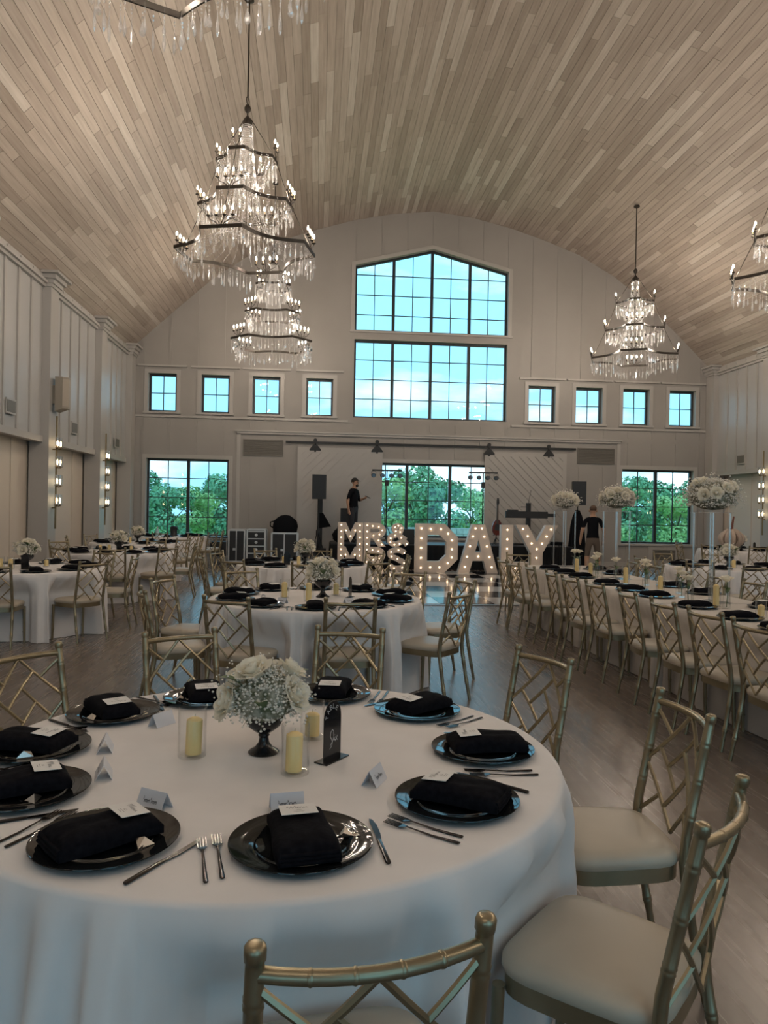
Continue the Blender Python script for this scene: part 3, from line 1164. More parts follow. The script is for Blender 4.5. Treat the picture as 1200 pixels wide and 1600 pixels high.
# ------------------------------------------------------------------ chairs
def chair_proto():
    t = thing('chiavari_chair', 'x', 'chair')
    # back posts: foot, seat level, top
    def post_y(z):
        return interp([0, 0.20, 0.42, 0.52, 0.91], [-0.265, -0.225, -0.188, -0.196, -0.272], z)
    HW = 0.178
    for s in (-1, 1):
        zs = [(0, 0.0125), (0.1, 0.013), (0.2, 0.0135), (0.38, 0.0155), (0.44, 0.016), (0.52, 0.016), (0.66, 0.0155), (0.76, 0.015), (0.878, 0.0148), (0.884, 0.0138), (0.887, 0.0168), (0.904, 0.0172), (0.909, 0.0150), (0.9115, 0.0090)]
        for zr in (0.14, 0.30, 0.585, 0.70, 0.815):
            for dz in (-0.007, 0.007):
                zs += [(zr + dz - 0.004, 0.0154), (zr + dz, 0.0169), (zr + dz + 0.004, 0.0154)]
        zs.sort()
        pts = [(s * (HW + (0.012 * (1 - z / 0.5) if z < 0.5 else 0)), post_y(z), z) for z, r_ in zs]
        MB().tube(pts, [r_ for z, r_ in zs], 10).build('back_post', M['gold'], t, True, 60)
    # front legs
    for s in (-1, 1):
        x, y = s * 0.190, 0.185
        m = MB().tube([(x * 1.02, y + 0.012, 0), (x * 1.01, y + 0.006, 0.2), (x, y, 0.40)], [0.0125, 0.0145, 0.016], 10)
        for z in (0.12, 0.27):
            m.tube([(x, y + 0.008, z - 0.004), (x, y + 0.008, z), (x, y + 0.008, z + 0.004)], [0.0145, 0.0168, 0.0145], 10, caps=False)
        m.lathe([(0.0145, 0), (0.0145, 0.02)], 8, (x * 1.02, y + 0.012, 0))
        m.build('leg', M['gold'], t, True)
    # seat frame (apron)
    outline = []
    for k in range(28):
        a = 2 * PI * k / 28
        ca, sa = math.cos(a), math.sin(a)
        e = 0.42
        x = math.copysign(abs(ca) ** e, ca)
        y = math.copysign(abs(sa) ** e, sa)
        w = 0.198 + 0.014 * y
        outline.append((x * w, y * 0.198))
    m = MB()
    nn = len(outline)
    vs_ = [(x, y, 0.385) for x, y in outline] + [(x, y, 0.432) for x, y in outline]
    fs = [tuple(reversed(range(nn))), tuple(range(nn, 2 * nn))] + [(k, (k + 1) % nn, nn + (k + 1) % nn, nn + k) for k in range(nn)]
    m.add(vs_, fs)
    m.build('seat_frame', M['gold'], t, True)
    m = MB()
    lay = [(1.01, 0.432), (1.035, 0.444), (1.03, 0.460), (0.97, 0.473), (0.80, 0.481), (0.4, 0.485)]
    vs_ = []
    for f, z in lay:
        vs_ += [(x * f, y * f, z) for x, y in outline]
    fs = [tuple(reversed(range(nn)))]
    for i in range(len(lay) - 1):
        fs += [(i * nn + k, i * nn + (k + 1) % nn, (i + 1) * nn + (k + 1) % nn, (i + 1) * nn + k) for k in range(nn)]
    fs.append(tuple((len(lay) - 1) * nn + k for k in range(nn)))
    m.add(vs_, fs)
    m.build('seat_cushion', M['seat'], t, True, 60)

    ZT, ZB_ = 0.862, 0.460

    def pt(u_, v_):
        z = ZT + (ZB_ - ZT) * v_
        bow = 0.038 * (1 - (2 * u_ - 1) ** 2)
        return (-HW + 2 * HW * u_, post_y(z) - bow, z)
    m = MB()
    m.tube([pt(k / 10, 0) for k in range(11)], 0.0125, 10)
    for u_ in (0.22, 0.40, 0.60, 0.78):
        p = Vector(pt(u_, 0)); q = (Vector(pt(u_ + 0.012, 0)) - p).normalized() * 0.004
        m.tube([p - q, p, p + q], [0.0125, 0.0140, 0.0125], 10, caps=False)
    m.build('top_rail', M['gold'], t, True)
    bars = [((0.5, 0.01), (0.0, 0.48)), ((0.5, 0.01), (1.0, 0.52)), ((0.0, 0.50), (0.5, 1.0)), ((1.0, 0.52), (0.5, 1.0)),
            ((0.0, 0.05), (0.26, 0.24)), ((1.0, 0.05), (0.74, 0.25)), ((0.33, 0.165), (0.71, 0.51)), ((0.86, 0.375), (0.51, 0.69)),
            ((0.50, 0.32), (0.17, 0.665)), ((0.335, 0.49), (0.665, 0.84)), ((0.75, 0.765), (1.0, 0.98)), ((0.25, 0.755), (0.0, 0.95))]
    for a, b in bars:
        MB().tube([pt(a[0] + (b[0] - a[0]) * k / 4, a[1] + (b[1] - a[1]) * k / 4) for k in range(5)], 0.0072, 6).build('lattice_bar', M['gold'], t, True)
    return t


SEATS = []
CH = chair_proto()
ch_used = [False]


def chair(bx_, by_, face, label, group):
    """bx,by: middle of the back top; face: heading in degrees the sitter looks"""
    a = R(face)
    x = bx_ + math.cos(a) * 0.285
    y = by_ + math.sin(a) * 0.285
    SEATS.append((x, y, a))
    rz = a - PI / 2
    if not ch_used[0]:
        ch_used[0] = True
        CH.location = (x, y, 0)
        CH.rotation_euler = (0, 0, rz)
        tag(CH, label, None, group)
        return CH
    return copy_tree(CH, (x, y, 0), rz, label, group)


# ------------------------------------------------------------------ cloths and tables


def dent(x, y, z, ox, oy):
    """where a chair seat is pushed against the hanging cloth, the cloth gives way"""
    wz = 1.0 if z < 0.54 else max(0.0, 1 - (z - 0.54) / 0.17)
    if wz <= 0:
        return x, y
    for sx, sy, h in SEATS:
        dx, dy = x + ox - sx, y + oy - sy
        if dx * dx + dy * dy > 0.25:
            continue
        ca, sa = math.cos(h), math.sin(h)
        f, l_ = dx * ca + dy * sa, -dx * sa + dy * ca
        lim = 0.222
        if f < lim and abs(l_) < 0.36:
            wl_ = 1.0 if abs(l_) < 0.232 else max(0.0, 1 - (abs(l_) - 0.232) / 0.128)
            p = (lim - f) * wl_ * wz
            x += ca * p
            y += sa * p
    return x, y


def cloth_mesh(name, outline, normals, zt, mat_, amp, seed, drop=None, rows=12, flare=0.05, org=(0, 0)):
    """outline: closed list of (x,y); folds swing out along the normals"""
    r = random.Random(seed)
    n = len(outline)
    per = 0
    arc = [0]
    for i in range(n):
        a, b = outline[i], outline[(i + 1) % n]
        per += math.hypot(b[0] - a[0], b[1] - a[1])
        arc.append(per)
    comps = []
    for _ in range(5):
        comps.append((r.randint(int(per * 2.4), int(per * 8.0)), r.uniform(0, 6.28), r.uniform(0.5, 1)))
    tot = sum(c[2] for c in comps)
    fold = []
    for i in range(n):
        s_ = arc[i] / per * 2 * PI
        v = sum(c[2] * math.cos(c[0] * s_ + c[1]) for c in comps) / tot
        v = max(0.0, min(1.0, 0.45 + 1.5 * v))
        fold.append(-0.35 + 1.35 * v * v * (3 - 2 * v))
    drop = drop if drop is not None else zt - 0.004
    mb = MB()
    cx = sum(p[0] for p in outline) / n
    cy_ = sum(p[1] for p in outline) / n
    rings = []
    for f in (0.25, 0.6, 0.9, 0.985):
        rings.append([(cx + (p[0] - cx) * f, cy_ + (p[1] - cy_) * f, zt) for p in outline])
    rings.append([(p[0], p[1], zt - 0.002) for p in outline])
    rings.append([(p[0] + q[0] * 0.007, p[1] + q[1] * 0.007, zt - 0.010) for p, q in zip(outline, normals)])
    for k in range(1, rows + 1):
        t = k / rows
        z = zt - 0.012 - (drop - 0.012) * t
        g = min(1.0, t * 2.6) ** 0.75
        ring = []
        for p, q, fo_ in zip(outline, normals, fold):
            d = 0.010 + flare * t + amp * g * (fo_ + 0.35)
            if flare < 0.03 and abs(q[1]) > 0.9:
                d *= 0.3
            qx, qy = dent(p[0] + q[0] * d, p[1] + q[1] * d, z, org[0], org[1])
            ring.append((qx, qy, z))
        rings.append(ring)
    vs_ = [(cx, cy_, zt)] + [p for ring in rings for p in ring]
    fs = [(0, 1 + k, 1 + (k + 1) % n) for k in range(n)]
    for i in range(len(rings) - 1):
        for k in range(n):
            fs.append((1 + i * n + k, 1 + (i + 1) * n + k, 1 + (i + 1) * n + (k + 1) % n, 1 + i * n + (k + 1) % n))
    mb.add(vs_, fs)
    return mb.mesh(name, mat_, True)


def round_outline(rad, n=200):
    pts = [(rad * math.cos(2 * PI * k / n), rad * math.sin(2 * PI * k / n)) for k in range(n)]
    return pts, [(math.cos(2 * PI * k / n), math.sin(2 * PI * k / n)) for k in range(n)]


def rect_outline(w, l, n=240, rc=0.03):
    per = 2 * (w + l)
    pts, nr = [], []
    for k in range(n):
        s_ = per * k / n
        if s_ < w:
            p, q = (-w / 2 + s_, -l / 2), (0, -1)
        elif s_ < w + l:
            p, q = (w / 2, -l / 2 + s_ - w), (1, 0)
        elif s_ < 2 * w + l:
            p, q = (w / 2 - (s_ - w - l), l / 2), (0, 1)
        else:
            p, q = (-w / 2, l / 2 - (s_ - 2 * w - l)), (-1, 0)
        # soften corners
        dx, dy = abs(abs(p[0]) - w / 2), abs(abs(p[1]) - l / 2)
        if dx < 0.06 and dy < 0.06:
            qq = Vector((p[0] / (w / 2) * (1 - dx / 0.06 * 0.5), p[1] / (l / 2) * (1 - dy / 0.06 * 0.5)))
            qq.normalize()
            q = (qq.x, qq.y)
        pts.append(p)
        nr.append(q)
    return pts, nr


TZ = 0.76      # table top under cloth
CZ = 0.764     # cloth surface
TABLE_R = 0.905


def round_table(x, y, where, seed, rows=18):
    t = thing('round_table', 'round folding table hidden under the cloth %s' % where, 'table', (x, y, 0), 0, 'round banquet tables')
    MB().lathe([(TABLE_R - 0.006, TZ - 0.03), (TABLE_R - 0.004, TZ - 0.004), (TABLE_R - 0.01, TZ)], 48).build('tabletop', M['case_black'], t, True)
    for k in range(4):
        a = PI / 4 + k * PI / 2
        MB().tube([(0.55 * math.cos(a), 0.55 * math.sin(a), 0), (0.5 * math.cos(a), 0.5 * math.sin(a), TZ - 0.03)], 0.016, 8).build('leg', M['steel_case'], t, True)
    pts, nr = round_outline(TABLE_R, 600)
    c = put('tablecloth', cloth_mesh('tablecloth', pts, nr, CZ, M['cloth'], 0.050, seed, rows=rows, org=(x, y), flare=0.035), None, (x, y, 0))
    tag(c, 'white floor length round tablecloth %s' % where, 'tablecloth', 'round tablecloths')
    return t


# ------------------------------------------------------------------ place setting pieces
def charger_mesh():
    p = [(0.0001, 0.004), (0.07, 0.004), (0.098, 0.0045), (0.106, 0.008), (0.112, 0.0115), (0.135, 0.014), (0.160, 0.0165), (0.165, 0.018),
         (0.1655, 0.016), (0.160, 0.0130), (0.11, 0.0075), (0.100, 0.0015), (0.095, 0.0), (0.0001, 0.0)]
    return MB().lathe(p, 64, caps=False).mesh('charger_plate', M['charger'], True, 35)


def napkin_mesh(seed=0):
    """folded napkin, long axis along +y (towards the sitter is -y)"""
    r = random.Random(seed)
    W, L = 0.068, 0.118
    mb = MB()
    nu, nv = 14, 20

    def surf(u_, v_, top):
        x = (u_ * 2 - 1)
        y = (v_ * 2 - 1)
        bulge = (1 - abs(x) ** 3.2) ** 0.5
        endb = (1 - abs(y) ** 7) ** 0.5
        wob = 0.0020 * math.sin(9 * v_ + seed) + 0.0014 * math.sin(17 * u_ + 5 * v_ + seed)
        th = 0.018 + 0.020 * bulge * endb + 0.006 * math.sin(2.4 * v_ + 0.3) * endb + wob * endb
        wx = W * x * (1 + 0.05 * math.sin(6 * v_ + seed))
        ly = L * y
        return (wx, ly, th if top else 0.0)
    vs_ = []
    for top in (True, False):
        for j in range(nv + 1):
            for i in range(nu + 1):
                vs_.append(surf(i / nu, j / nv, top))
    fs = []
    st_ = (nu + 1)
    off = st_ * (nv + 1)
    for j in range(nv):
        for i in range(nu):
            a = j * st_ + i
            fs.append((a, a + 1, a + st_ + 1, a + st_))
            fs.append((off + a, off + a + st_, off + a + st_ + 1, off + a + 1))
    for i in range(nu):
        fs.append((i + 1, i, off + i, off + i + 1))
        a = nv * st_ + i
        fs.append((a, a + 1, off + a + 1, off + a))
    for j in range(nv):
        a = j * st_
        fs.append((a, a + st_, off + a + st_, off + a))
        a = j * st_ + nu
        fs.append((a + st_, a, off + a, off + a + st_))
    mb.add(vs_, fs)
    # folded layers showing at the outer end
    for k in range(3):
        z = 0.006 + 0.008 * k
        mb.tube([(-W * 0.93, -L - 0.001 + 0.002 * k, z), (0, -L - 0.004 + 0.002 * k, z + 0.001), (W * 0.93, -L - 0.001 + 0.002 * k, z)], 0.0045, 6)
    return mb.mesh('napkin', M['napkin'], True, 60)


def fork_mesh():
    mb = MB()
    z0 = 0.0025
    mb.tube([(0, -0.105, z0 + 0.001), (0, -0.10, z0 + 0.001), (0, -0.03, z0), (0, 0.02, z0 + 0.003), (0, 0.04, z0 + 0.004)], [0.0048, 0.0055, 0.004, 0.0028, 0.003], 8, sq=0.45)
    mb.add([(-0.004, 0.038, z0 + 0.003), (0.004, 0.038, z0 + 0.003), (0.0115, 0.056, z0 + 0.001), (-0.0115, 0.056, z0 + 0.001),
            (-0.004, 0.038, z0 + 0.005), (0.004, 0.038, z0 + 0.005), (0.0115, 0.056, z0 + 0.003), (-0.0115, 0.056, z0 + 0.003)],
           [(0, 3, 2, 1), (4, 5, 6, 7), (0, 1, 5, 4), (1, 2, 6, 5), (2, 3, 7, 6), (3, 0, 4, 7)])
    for k in range(4):
        x = -0.0098 + 0.00653 * k
        mb.hexa([(x - 0.0016, 0.055, z0 + 0.001), (x + 0.0016, 0.055, z0 + 0.001), (x + 0.0011, 0.10, z0 + 0.004), (x - 0.0011, 0.10, z0 + 0.004),
                 (x - 0.0016, 0.055, z0 + 0.003), (x + 0.0016, 0.055, z0 + 0.003), (x + 0.0011, 0.10, z0 + 0.0055), (x - 0.0011, 0.10, z0 + 0.0055)])
    return mb.mesh('fork', M['cutlery'], True, 40)


def knife_mesh():
    mb = MB()
    mb.tube([(0, -0.115, 0.004), (0, -0.11, 0.004), (0, -0.02, 0.004), (0, 0.0, 0.0035)], [0.0055, 0.0065, 0.0058, 0.005], 8, sq=0.6)
    b = [(-0.004, 0.0), (0.006, 0.0), (0.0095, 0.03), (0.0095, 0.08), (0.004, 0.112), (-0.003, 0.118), (-0.005, 0.10)]
    n_ = len(b)
    mb.add([(x, y, 0.0028) for x, y in b] + [(x, y, 0.0044) for x, y in b],
           [tuple(reversed(range(n_))), tuple(range(n_, 2 * n_))] + [(k, (k + 1) % n_, n_ + (k + 1) % n_, n_ + k) for k in range(n_)])
    return mb.mesh('knife', M['cutlery'], True, 40)


def script_line(mb, x0, y0, width, h, seed, w=0.0011, z=0.0006):
    """a line of loose handwriting strokes"""
    r = random.Random(seed)
    pts = []
    n_ = 46
    for k in range(n_):
        t = k / (n_ - 1)
        pts.append((x0 + width * t + 0.12 * h * math.sin(k * 1.9), y0 + h * (0.25 + 0.25 * math.sin(k * 1.9 + 1.4)) + (h * 0.5 if k in (0, 1, 2, 24, 25, 26) else 0)))
    mb.ribbon(pts[:22], w, z)
    mb.ribbon(pts[24:], w, z)


MENU_STROKES = [
    [(0.0, 0.35), (0.04, 0.55), (0.10, 0.80), (0.06, 0.95), (0.0, 0.75), (0.06, 0.55)],
    [(0.10, 0.0), (0.16, 0.5), (0.22, 1.0), (0.24, 0.5), (0.25, 0.05), (0.32, 0.5), (0.40, 1.0), (0.40, 0.5), (0.42, 0.05), (0.46, 0.08)],
    [(0.46, 0.22), (0.53, 0.30), (0.54, 0.42), (0.50, 0.44), (0.47, 0.28), (0.49, 0.06), (0.56, 0.08)],
    [(0.58, 0.42), (0.60, 0.05), (0.63, 0.30), (0.68, 0.43), (0.70, 0.25), (0.71, 0.05), (0.75, 0.08)],
    [(0.77, 0.42), (0.77, 0.10), (0.81, 0.05), (0.87, 0.25), (0.90, 0.42), (0.90, 0.08), (0.96, 0.10)]]


def menu_proto(label):
    t = thing('menu_card', label, 'card')
    MB().box(-0.043, 0.043, -0.034, 0.034, 0, 0.0009).build('card', M['paper'], t)
    mb = MB()
    for st_ in MENU_STROKES:
        mb.ribbon([(-0.026 + 0.052 * x, 0.004 + 0.017 * y) for x, y in st_], 0.0011, 0.0013)
    mb.build('menu_lettering', M['ink'], t)
    mb = MB()
    for k, s_ in enumerate(((-0.006, 0.006), (-0.013, 0.013), (-0.009, 0.009))):
        mb.ribbon([(s_[0], -0.010 - 0.006 * k), (s_[1], -0.010 - 0.006 * k)], 0.0010, 0.0013)
    mb.ribbon([(-0.006, -0.008), (0, -0.004), (0.006, -0.008)], 0.0009, 0.0013)
    mb.build('small_print', M['ink'], t)
    return t


def tent_card_proto(label):
    t = thing('name_card', label, 'card')
    W, H, D = 0.043, 0.044, 0.024
    th = 0.0008
    mb = MB()
    mb.hexa([(-W, -D, 0), (W, -D, 0), (W, -D + th * 2, 0), (-W, -D + th * 2, 0), (-W, -th, H), (W, -th, H), (W, th, H), (-W, th, H)])
    mb.hexa([(-W, D - th * 2, 0), (W, D - th * 2, 0), (W, D, 0), (-W, D, 0), (-W, -th, H), (W, -th, H), (W, th, H), (-W, th, H)])
    mb.build('card', M['tent_paper'], t)
    ml = MB()
    script_line(ml, -0.024, 0.016, 0.046, 0.013, 3)
    sl = math.atan2(D, H)
    tilt = Matrix.Rotation(PI / 2 - sl, 4, 'X')
    vv = []
    for x, y, z in ml.v:
        # along the slanted front face
        k = y / H
        vv.append((x, -D + D * k - 0.0012, y))
    ml.v = vv
    ml.build('name_lettering', M['ink'], t)
    return t


def favor_mesh():
    mb = MB()
    a, h = 0.022, 0.018
    mb.add([(-a, -a * 0.8, 0.001), (a, -a * 0.6, 0), (a * 0.2, a, 0.001), (0.001, 0.0, h), (-a * 0.3, -a * 0.9, h * 0.7)], [(0, 2, 1), (0, 1, 4), (1, 3, 4), (1, 2, 3), (2, 0, 3), (0, 4, 3)])
    mb.add([(a, -a * 0.6, 0.0), (a * 1.5, -a * 0.9, 0.004), (a * 1.4, -a * 0.2, 0.002), (a * 0.8, -a * 0.1, 0.006)], [(0, 1, 2, 3)])
    return mb.mesh('foil_favor', M['foil'])


ME_CHARGER, ME_FORK, ME_KNIFE, ME_FAVOR = charger_mesh(), fork_mesh(), knife_mesh(), favor_mesh()
ME_NAP = [napkin_mesh(k) for k in range(3)]
MENU = menu_proto('x')
TENT = tent_card_proto('x')
used = {'menu': False, 'tent': False}


def inst(proto, key, loc, rot, label, group):
    if not used[key]:
        used[key] = True
        proto.location = loc
        proto.rotation_euler = rot
        tag(proto, label, None, group)
        return proto
    c = copy_tree(proto, loc, None, label, group)
    c.rotation_euler = rot
    return c


def setting(px, py, ang, where, table, full=True, tent=None, seed=0, nap_turn=0.0, knife=True, favor=True, menu_turn=0.0, forks=True):
    """ang: outward direction (degrees) from the table centre to the sitter"""
    a = R(ang)
    ox, oy = math.cos(a), math.sin(a)
    rx, ry = -oy, ox                    # sitter's right when looking to the centre
    rz = a + PI / 2                      # local -y points to the sitter
    z = CZ + 0.0005
    g = table
    c = put('charger_plate', ME_CHARGER, None, (px, py, z), (0, 0, rz))
    tag(c, 'round glossy black charger plate %s' % where, 'plate', 'charger plates on ' + g)
    nrz = rz + R(nap_turn)
    n_ = put('napkin', ME_NAP[seed % 3], None, (px + ox * 0.012, py + oy * 0.012, z + 0.0185 if False else z + 0.0178), (0, 0, nrz))
    tag(n_, 'folded black cloth napkin %s' % where, 'napkin', 'napkins on ' + g)
    dx, dy = -math.sin(nrz), math.cos(nrz)
    m_ = inst(MENU, 'menu', (px + ox * 0.012 + dx * 0.062, py + oy * 0.012 + dy * 0.062, z + 0.0178 + 0.0475), (R(-4), 0, nrz + R(menu_turn)),
              'small white menu card on the napkin %s' % where, 'menu cards on ' + g)
    if not full:
        return
    if favor:
        f = put('foil_favor', ME_FAVOR, None, (px + rx * 0.103 - ox * 0.01, py + ry * 0.103 - oy * 0.01, z + 0.0128), (0, 0, rz + 0.6 * seed))
        tag(f, 'silver foil wrapped sweet %s' % where, 'sweet', 'foil sweets on ' + g)
    if forks:
        for k, (d, s_) in enumerate(((0.184, 'inner'), (0.218, 'outer'))):
            f = put('fork', ME_FORK, None, (px - rx * d + ox * (0.01 + 0.01 * k), py - ry * d + oy * (0.01 + 0.01 * k), z), (0, 0, rz + R(1.5)))
            tag(f, '%s dark metal fork %s' % (s_, where), 'fork', 'forks on ' + g)
    if knife:
        f = put('knife', ME_KNIFE, None, (px + rx * 0.181 + ox * 0.015, py + ry * 0.181 + oy * 0.015, z), (0, 0, rz + R(-4)))
        tag(f, 'dark metal table knife %s' % where, 'knife', 'knives on ' + g)
    if tent:
        inst(TENT, 'tent', (tent[0], tent[1], z), (0, 0, rz + R(tent[2])), 'folded white name card %s' % where, 'name cards on ' + g)


# ------------------------------------------------------------------ flowers
def rose_mesh(seed=1):
    """cupped spiral of petals, about 7 cm across, opening along +z"""
    r = random.Random(seed)
    mb = MB()
    mb.ball((0, 0, 0.004), 0.013, 8, 6, 1.3)
    for ring, (cnt, rad, h, flare, half) in enumerate(((3, 0.013, 0.040, 0.000, 1.15), (4, 0.019, 0.043, 0.003, 0.95), (5, 0.026, 0.041, 0.008, 0.82), (6, 0.031, 0.036, 0.014, 0.72))):
        for k in range(cnt):
            a0 = 2 * PI * k / cnt + ring * 0.7 + r.uniform(-0.2, 0.2)
            hh = h * r.uniform(0.9, 1.08)
            vs_ = []
            for i in range(6):
                v = i / 5
                for j in range(7):
                    u_ = -1 + j / 3
                    w = math.sin(PI * (0.15 + 0.65 * v)) ** 0.6
                    a = a0 + u_ * half * w
                    rr = rad * (0.35 + 0.65 * math.sin(v * PI / 2)) + flare * v ** 3 * (1.2 - 0.5 * u_ * u_) + 0.0022 * ((k + ring) % 2)
                    z = -0.018 + hh * v * (1 - 0.16 * u_ * u_ * v) - flare * 0.55 * v ** 5
                    vs_.append((rr * math.cos(a), rr * math.sin(a), z))
            fs = []
            for i in range(5):
                for j in range(6):
                    b = i * 7 + j
                    fs.append((b, b + 1, b + 8, b + 7))
            mb.add(vs_, fs)
    return mb.mesh('rose', M['rose'], True)


ME_ROSE = [rose_mesh(1), rose_mesh(2)]


def leaf_mesh():
    mb = MB()
    rows = []
    for i in range(7):
        t = i / 6
        w = 0.028 * math.sin(PI * (0.06 + 0.9 * t)) ** 0.8
        rows += [(-w, 0.10 * t, 0.012 * math.sin(PI * t) + w * 0.3), (0, 0.10 * t, 0.012 * math.sin(PI * t)), (w, 0.10 * t, 0.012 * math.sin(PI * t) + w * 0.3)]
    fs = []
    for i in range(6):
        b = i * 3
        fs += [(b, b + 1, b + 4, b + 3), (b + 1, b + 2, b + 5, b + 4)]
    mb.add(rows, fs)
    return mb.mesh('leaf', M['leaf'], True)


ME_LEAF = leaf_mesh()


def breath_mesh(name, rx, rz, n, seed, br=0.0042, base=0.0):
    r = random.Random(seed)
    mb = MB()
    ms = MB()
    for k in range(n):
        d = Vector((r.gauss(0, 1), r.gauss(0, 1), r.gauss(0, 1) + 0.25)).normalized()
        if d.z < -0.45:
            d.z = -0.45
        q = r.uniform(0.72, 1.05) if r.random() < 0.88 else r.uniform(1.05, 1.35)
        p = (d.x * rx * q, d.y * rx * q, base + d.z * rz * q)
        s_ = br * r.uniform(0.7, 1.35)
        mb.octa(p, s_, s_ * 0.9)
        if k % 7 == 0:
            mb.cur = 1
            mb.tube([(d.x * rx * 0.2, d.y * rx * 0.2, base - rz * 0.4), (p[0] * 0.75, p[1] * 0.75, base + (p[2] - base) * 0.7), p], 0.0008, 3, caps=False)
            mb.cur = 0
    return mb.mesh(name, [M['breath'], M['stem']])


def greens_mesh(rx, rz, base):
    mb = MB()
    mb.ball((0, 0, base), rx * 0.72, 12, 8, rz / rx)
    return noise_lump(mb)


def noise_lump(mb):
    r = random.Random(4)
    mb.v = [(x * r.uniform(0.86, 1.1), y * r.uniform(0.86, 1.1), z * r.uniform(0.97, 1.03)) for x, y, z in mb.v]
    return mb


M['moss'] = noise_color(mat('flower_foam_greens', (0.2, 0.2, 0.13), 0.95), (0.10, 0.11, 0.06), (0.42, 0.40, 0.33), (45, 45, 45), lo=0.35, hi=0.62)


def centerpiece_proto(label, detail, fs=1.0):
    t = thing('flower_centerpiece', label, 'flowers')
    v = MB().lathe([(0.0001, 0), (0.047, 0), (0.049, 0.004), (0.044, 0.009), (0.028, 0.018), (0.017, 0.034), (0.0145, 0.05), (0.018, 0.056), (0.016, 0.062), (0.030, 0.07),
                    (0.052, 0.088), (0.060, 0.105), (0.061, 0.118), (0.057, 0.118), (0.050, 0.10), (0.0001, 0.085)], 32, caps=False)
    v.build('vase', M['black_gloss'], t, True, 35)
    base = 0.175
    noise_lump(MB().ball((0, 0, base), 0.085 * fs, 14, 9, 0.72)).build('greenery', M['moss'], t, True)['kind'] = 'stuff'
    b = put('babys_breath', breath_mesh('babys_breath', 0.112 * fs, 0.085 * fs, 1800 if detail else 420, 5, 0.0040 if detail else 0.0062, base), t)
    b['kind'] = 'stuff'
    spots = [(-0.115, -0.045, 0.185, 1.15), (-0.035, -0.035, 0.262, 1.15), (0.085, 0.02, 0.255, 1.0), (0.10, -0.055, 0.205, 1.1), (0.02, 0.10, 0.235, 1.0), (-0.075, 0.075, 0.235, 1.0)]
    for k, (x, y, z, s_) in enumerate(spots):
        d = Vector((x, y, (z - base) * 1.1 + 0.03)).normalized()
        q = d.to_track_quat('Z', 'Y').to_euler()
        o = put('rose', ME_ROSE[k % 2], t, (x * 0.80 * fs, y * 0.80 * fs, base + (z - 0.012 - base) * fs), q, (s_ * 0.98 * fs,) * 3)
    for k, (x, y, z, a) in enumerate(((-0.05, -0.06, 0.215, 100), (0.06, 0.06, 0.2, -60), (-0.03, 0.08, 0.20, 20), (0.0, -0.09, 0.17, 175))):
        put('leaf', ME_LEAF, t, (x * fs, y * fs, base + (z - base) * fs), (R(25), 0, R(a)), (0.8, 0.8, 0.8))
    return t


CENTER = centerpiece_proto('bouquet of white roses and gypsophila in black footed vase, nearest table', True, 1.22)


def candle_proto(label, glass_h=0.155, glass_r=0.041, ch=0.115, cr=0.0245):
    t = thing('glass_candle_holder', label, 'candle holder')
    MB().lathe([(0.0001, 0), (glass_r, 0), (glass_r + 0.0005, 0.004), (glass_r, 0.008), (glass_r, glass_h - 0.002), (glass_r - 0.0015, glass_h), (glass_r - 0.003, glass_h - 0.002), (glass_r - 0.003, 0.009), (0.0001, 0.007)], 32, caps=False).build('glass_cylinder', M['clear_glass'], t, True, 40)
    return t


def pillar_mesh(ch, cr):
    return MB().lathe([(0.0001, 0), (cr, 0), (cr, ch - 0.003), (cr - 0.001, ch), (cr * 0.55, ch + 0.006), (0.003, ch + 0.009), (0.0001, ch + 0.009)], 24, caps=False).mesh('pillar_candle', M['wax'], True, 35)


def candle_set(x, y, z, ch, label_h, label_c, group, glass_h=0.155, glass_r=0.041, cr=0.0245, tilt=0.0, off=(0, 0)):
    t = candle_proto(label_h, glass_h, glass_r, ch, cr)
    t.location = (x, y, z)
    t['group'] = 'glass holders ' + group
    c = thing('pillar_candle', label_c, 'candle', (x + off[0], y + off[1], z + 0.0085), 0, 'candles ' + group)
    c.rotation_euler = (R(tilt), R(tilt * 0.6), 0.4)
    put('wax', pillar_mesh(ch, cr), c)
    MB().tube([(0, 0, ch + 0.007), (0.001, 0, ch + 0.017)], 0.0012, 5).build('wick', M['wick'], c)
    return t

# ------------------------------------------------------------------ round tables
T1, T2, T3 = (-0.14, 2.36), (0.0, 6.42), (-0.18, 10.3)
L1, L2, L3, L4 = (-3.50, 9.22), (-3.32, 12.65), (-3.75, 15.75), (-3.75, 19.35)
R1, R2 = (6.25, 10.7), (9.75, 16.2)
T_WHERE = {T1: 'on the nearest round table', T2: 'on the second round table from the viewer', T3: 'on the third round table, before the lit letters',
           L1: 'on the nearest left side table', L2: 'on the middle left side table', L3: 'on the third left side table, beyond it',
           L4: 'by the left corner window', R1: 'behind the long table', R2: 'at the far right wall'}

# nearest table: ten settings as laid
S1 = [  # x, y, where, tent (x, y, turn), napkin turn
    (-0.024, 1.695, 'at the near edge, centre, of the nearest table', (-0.065, 1.905, 0), 0),
    (0.383, 1.930, 'at the front right of the nearest table', (0.175, 2.085, 14), 10),
    (0.545, 2.335, 'at the right side of the nearest table', None, 4),
    (0.395, 2.800, 'at the right rear of the nearest table', None, 0),
    (0.070, 3.055, 'at the back right of the nearest table', None, 8),
    (-0.435, 3.010, 'at the back left of the nearest table', None, -10),
    (-0.735, 2.790, 'at the left rear of the nearest table', (-0.535, 2.665, 0), -22),
    (-0.870, 2.400, 'at the left side of the nearest table', (-0.655, 2.395, 15), -14),
    (-0.765, 2.045, 'at the left front of the nearest table', (-0.595, 2.165, -12), 0),
    (-0.470, 1.735, 'at the near edge, left, of the nearest table', (-0.405, 1.935, -4), -25),
]
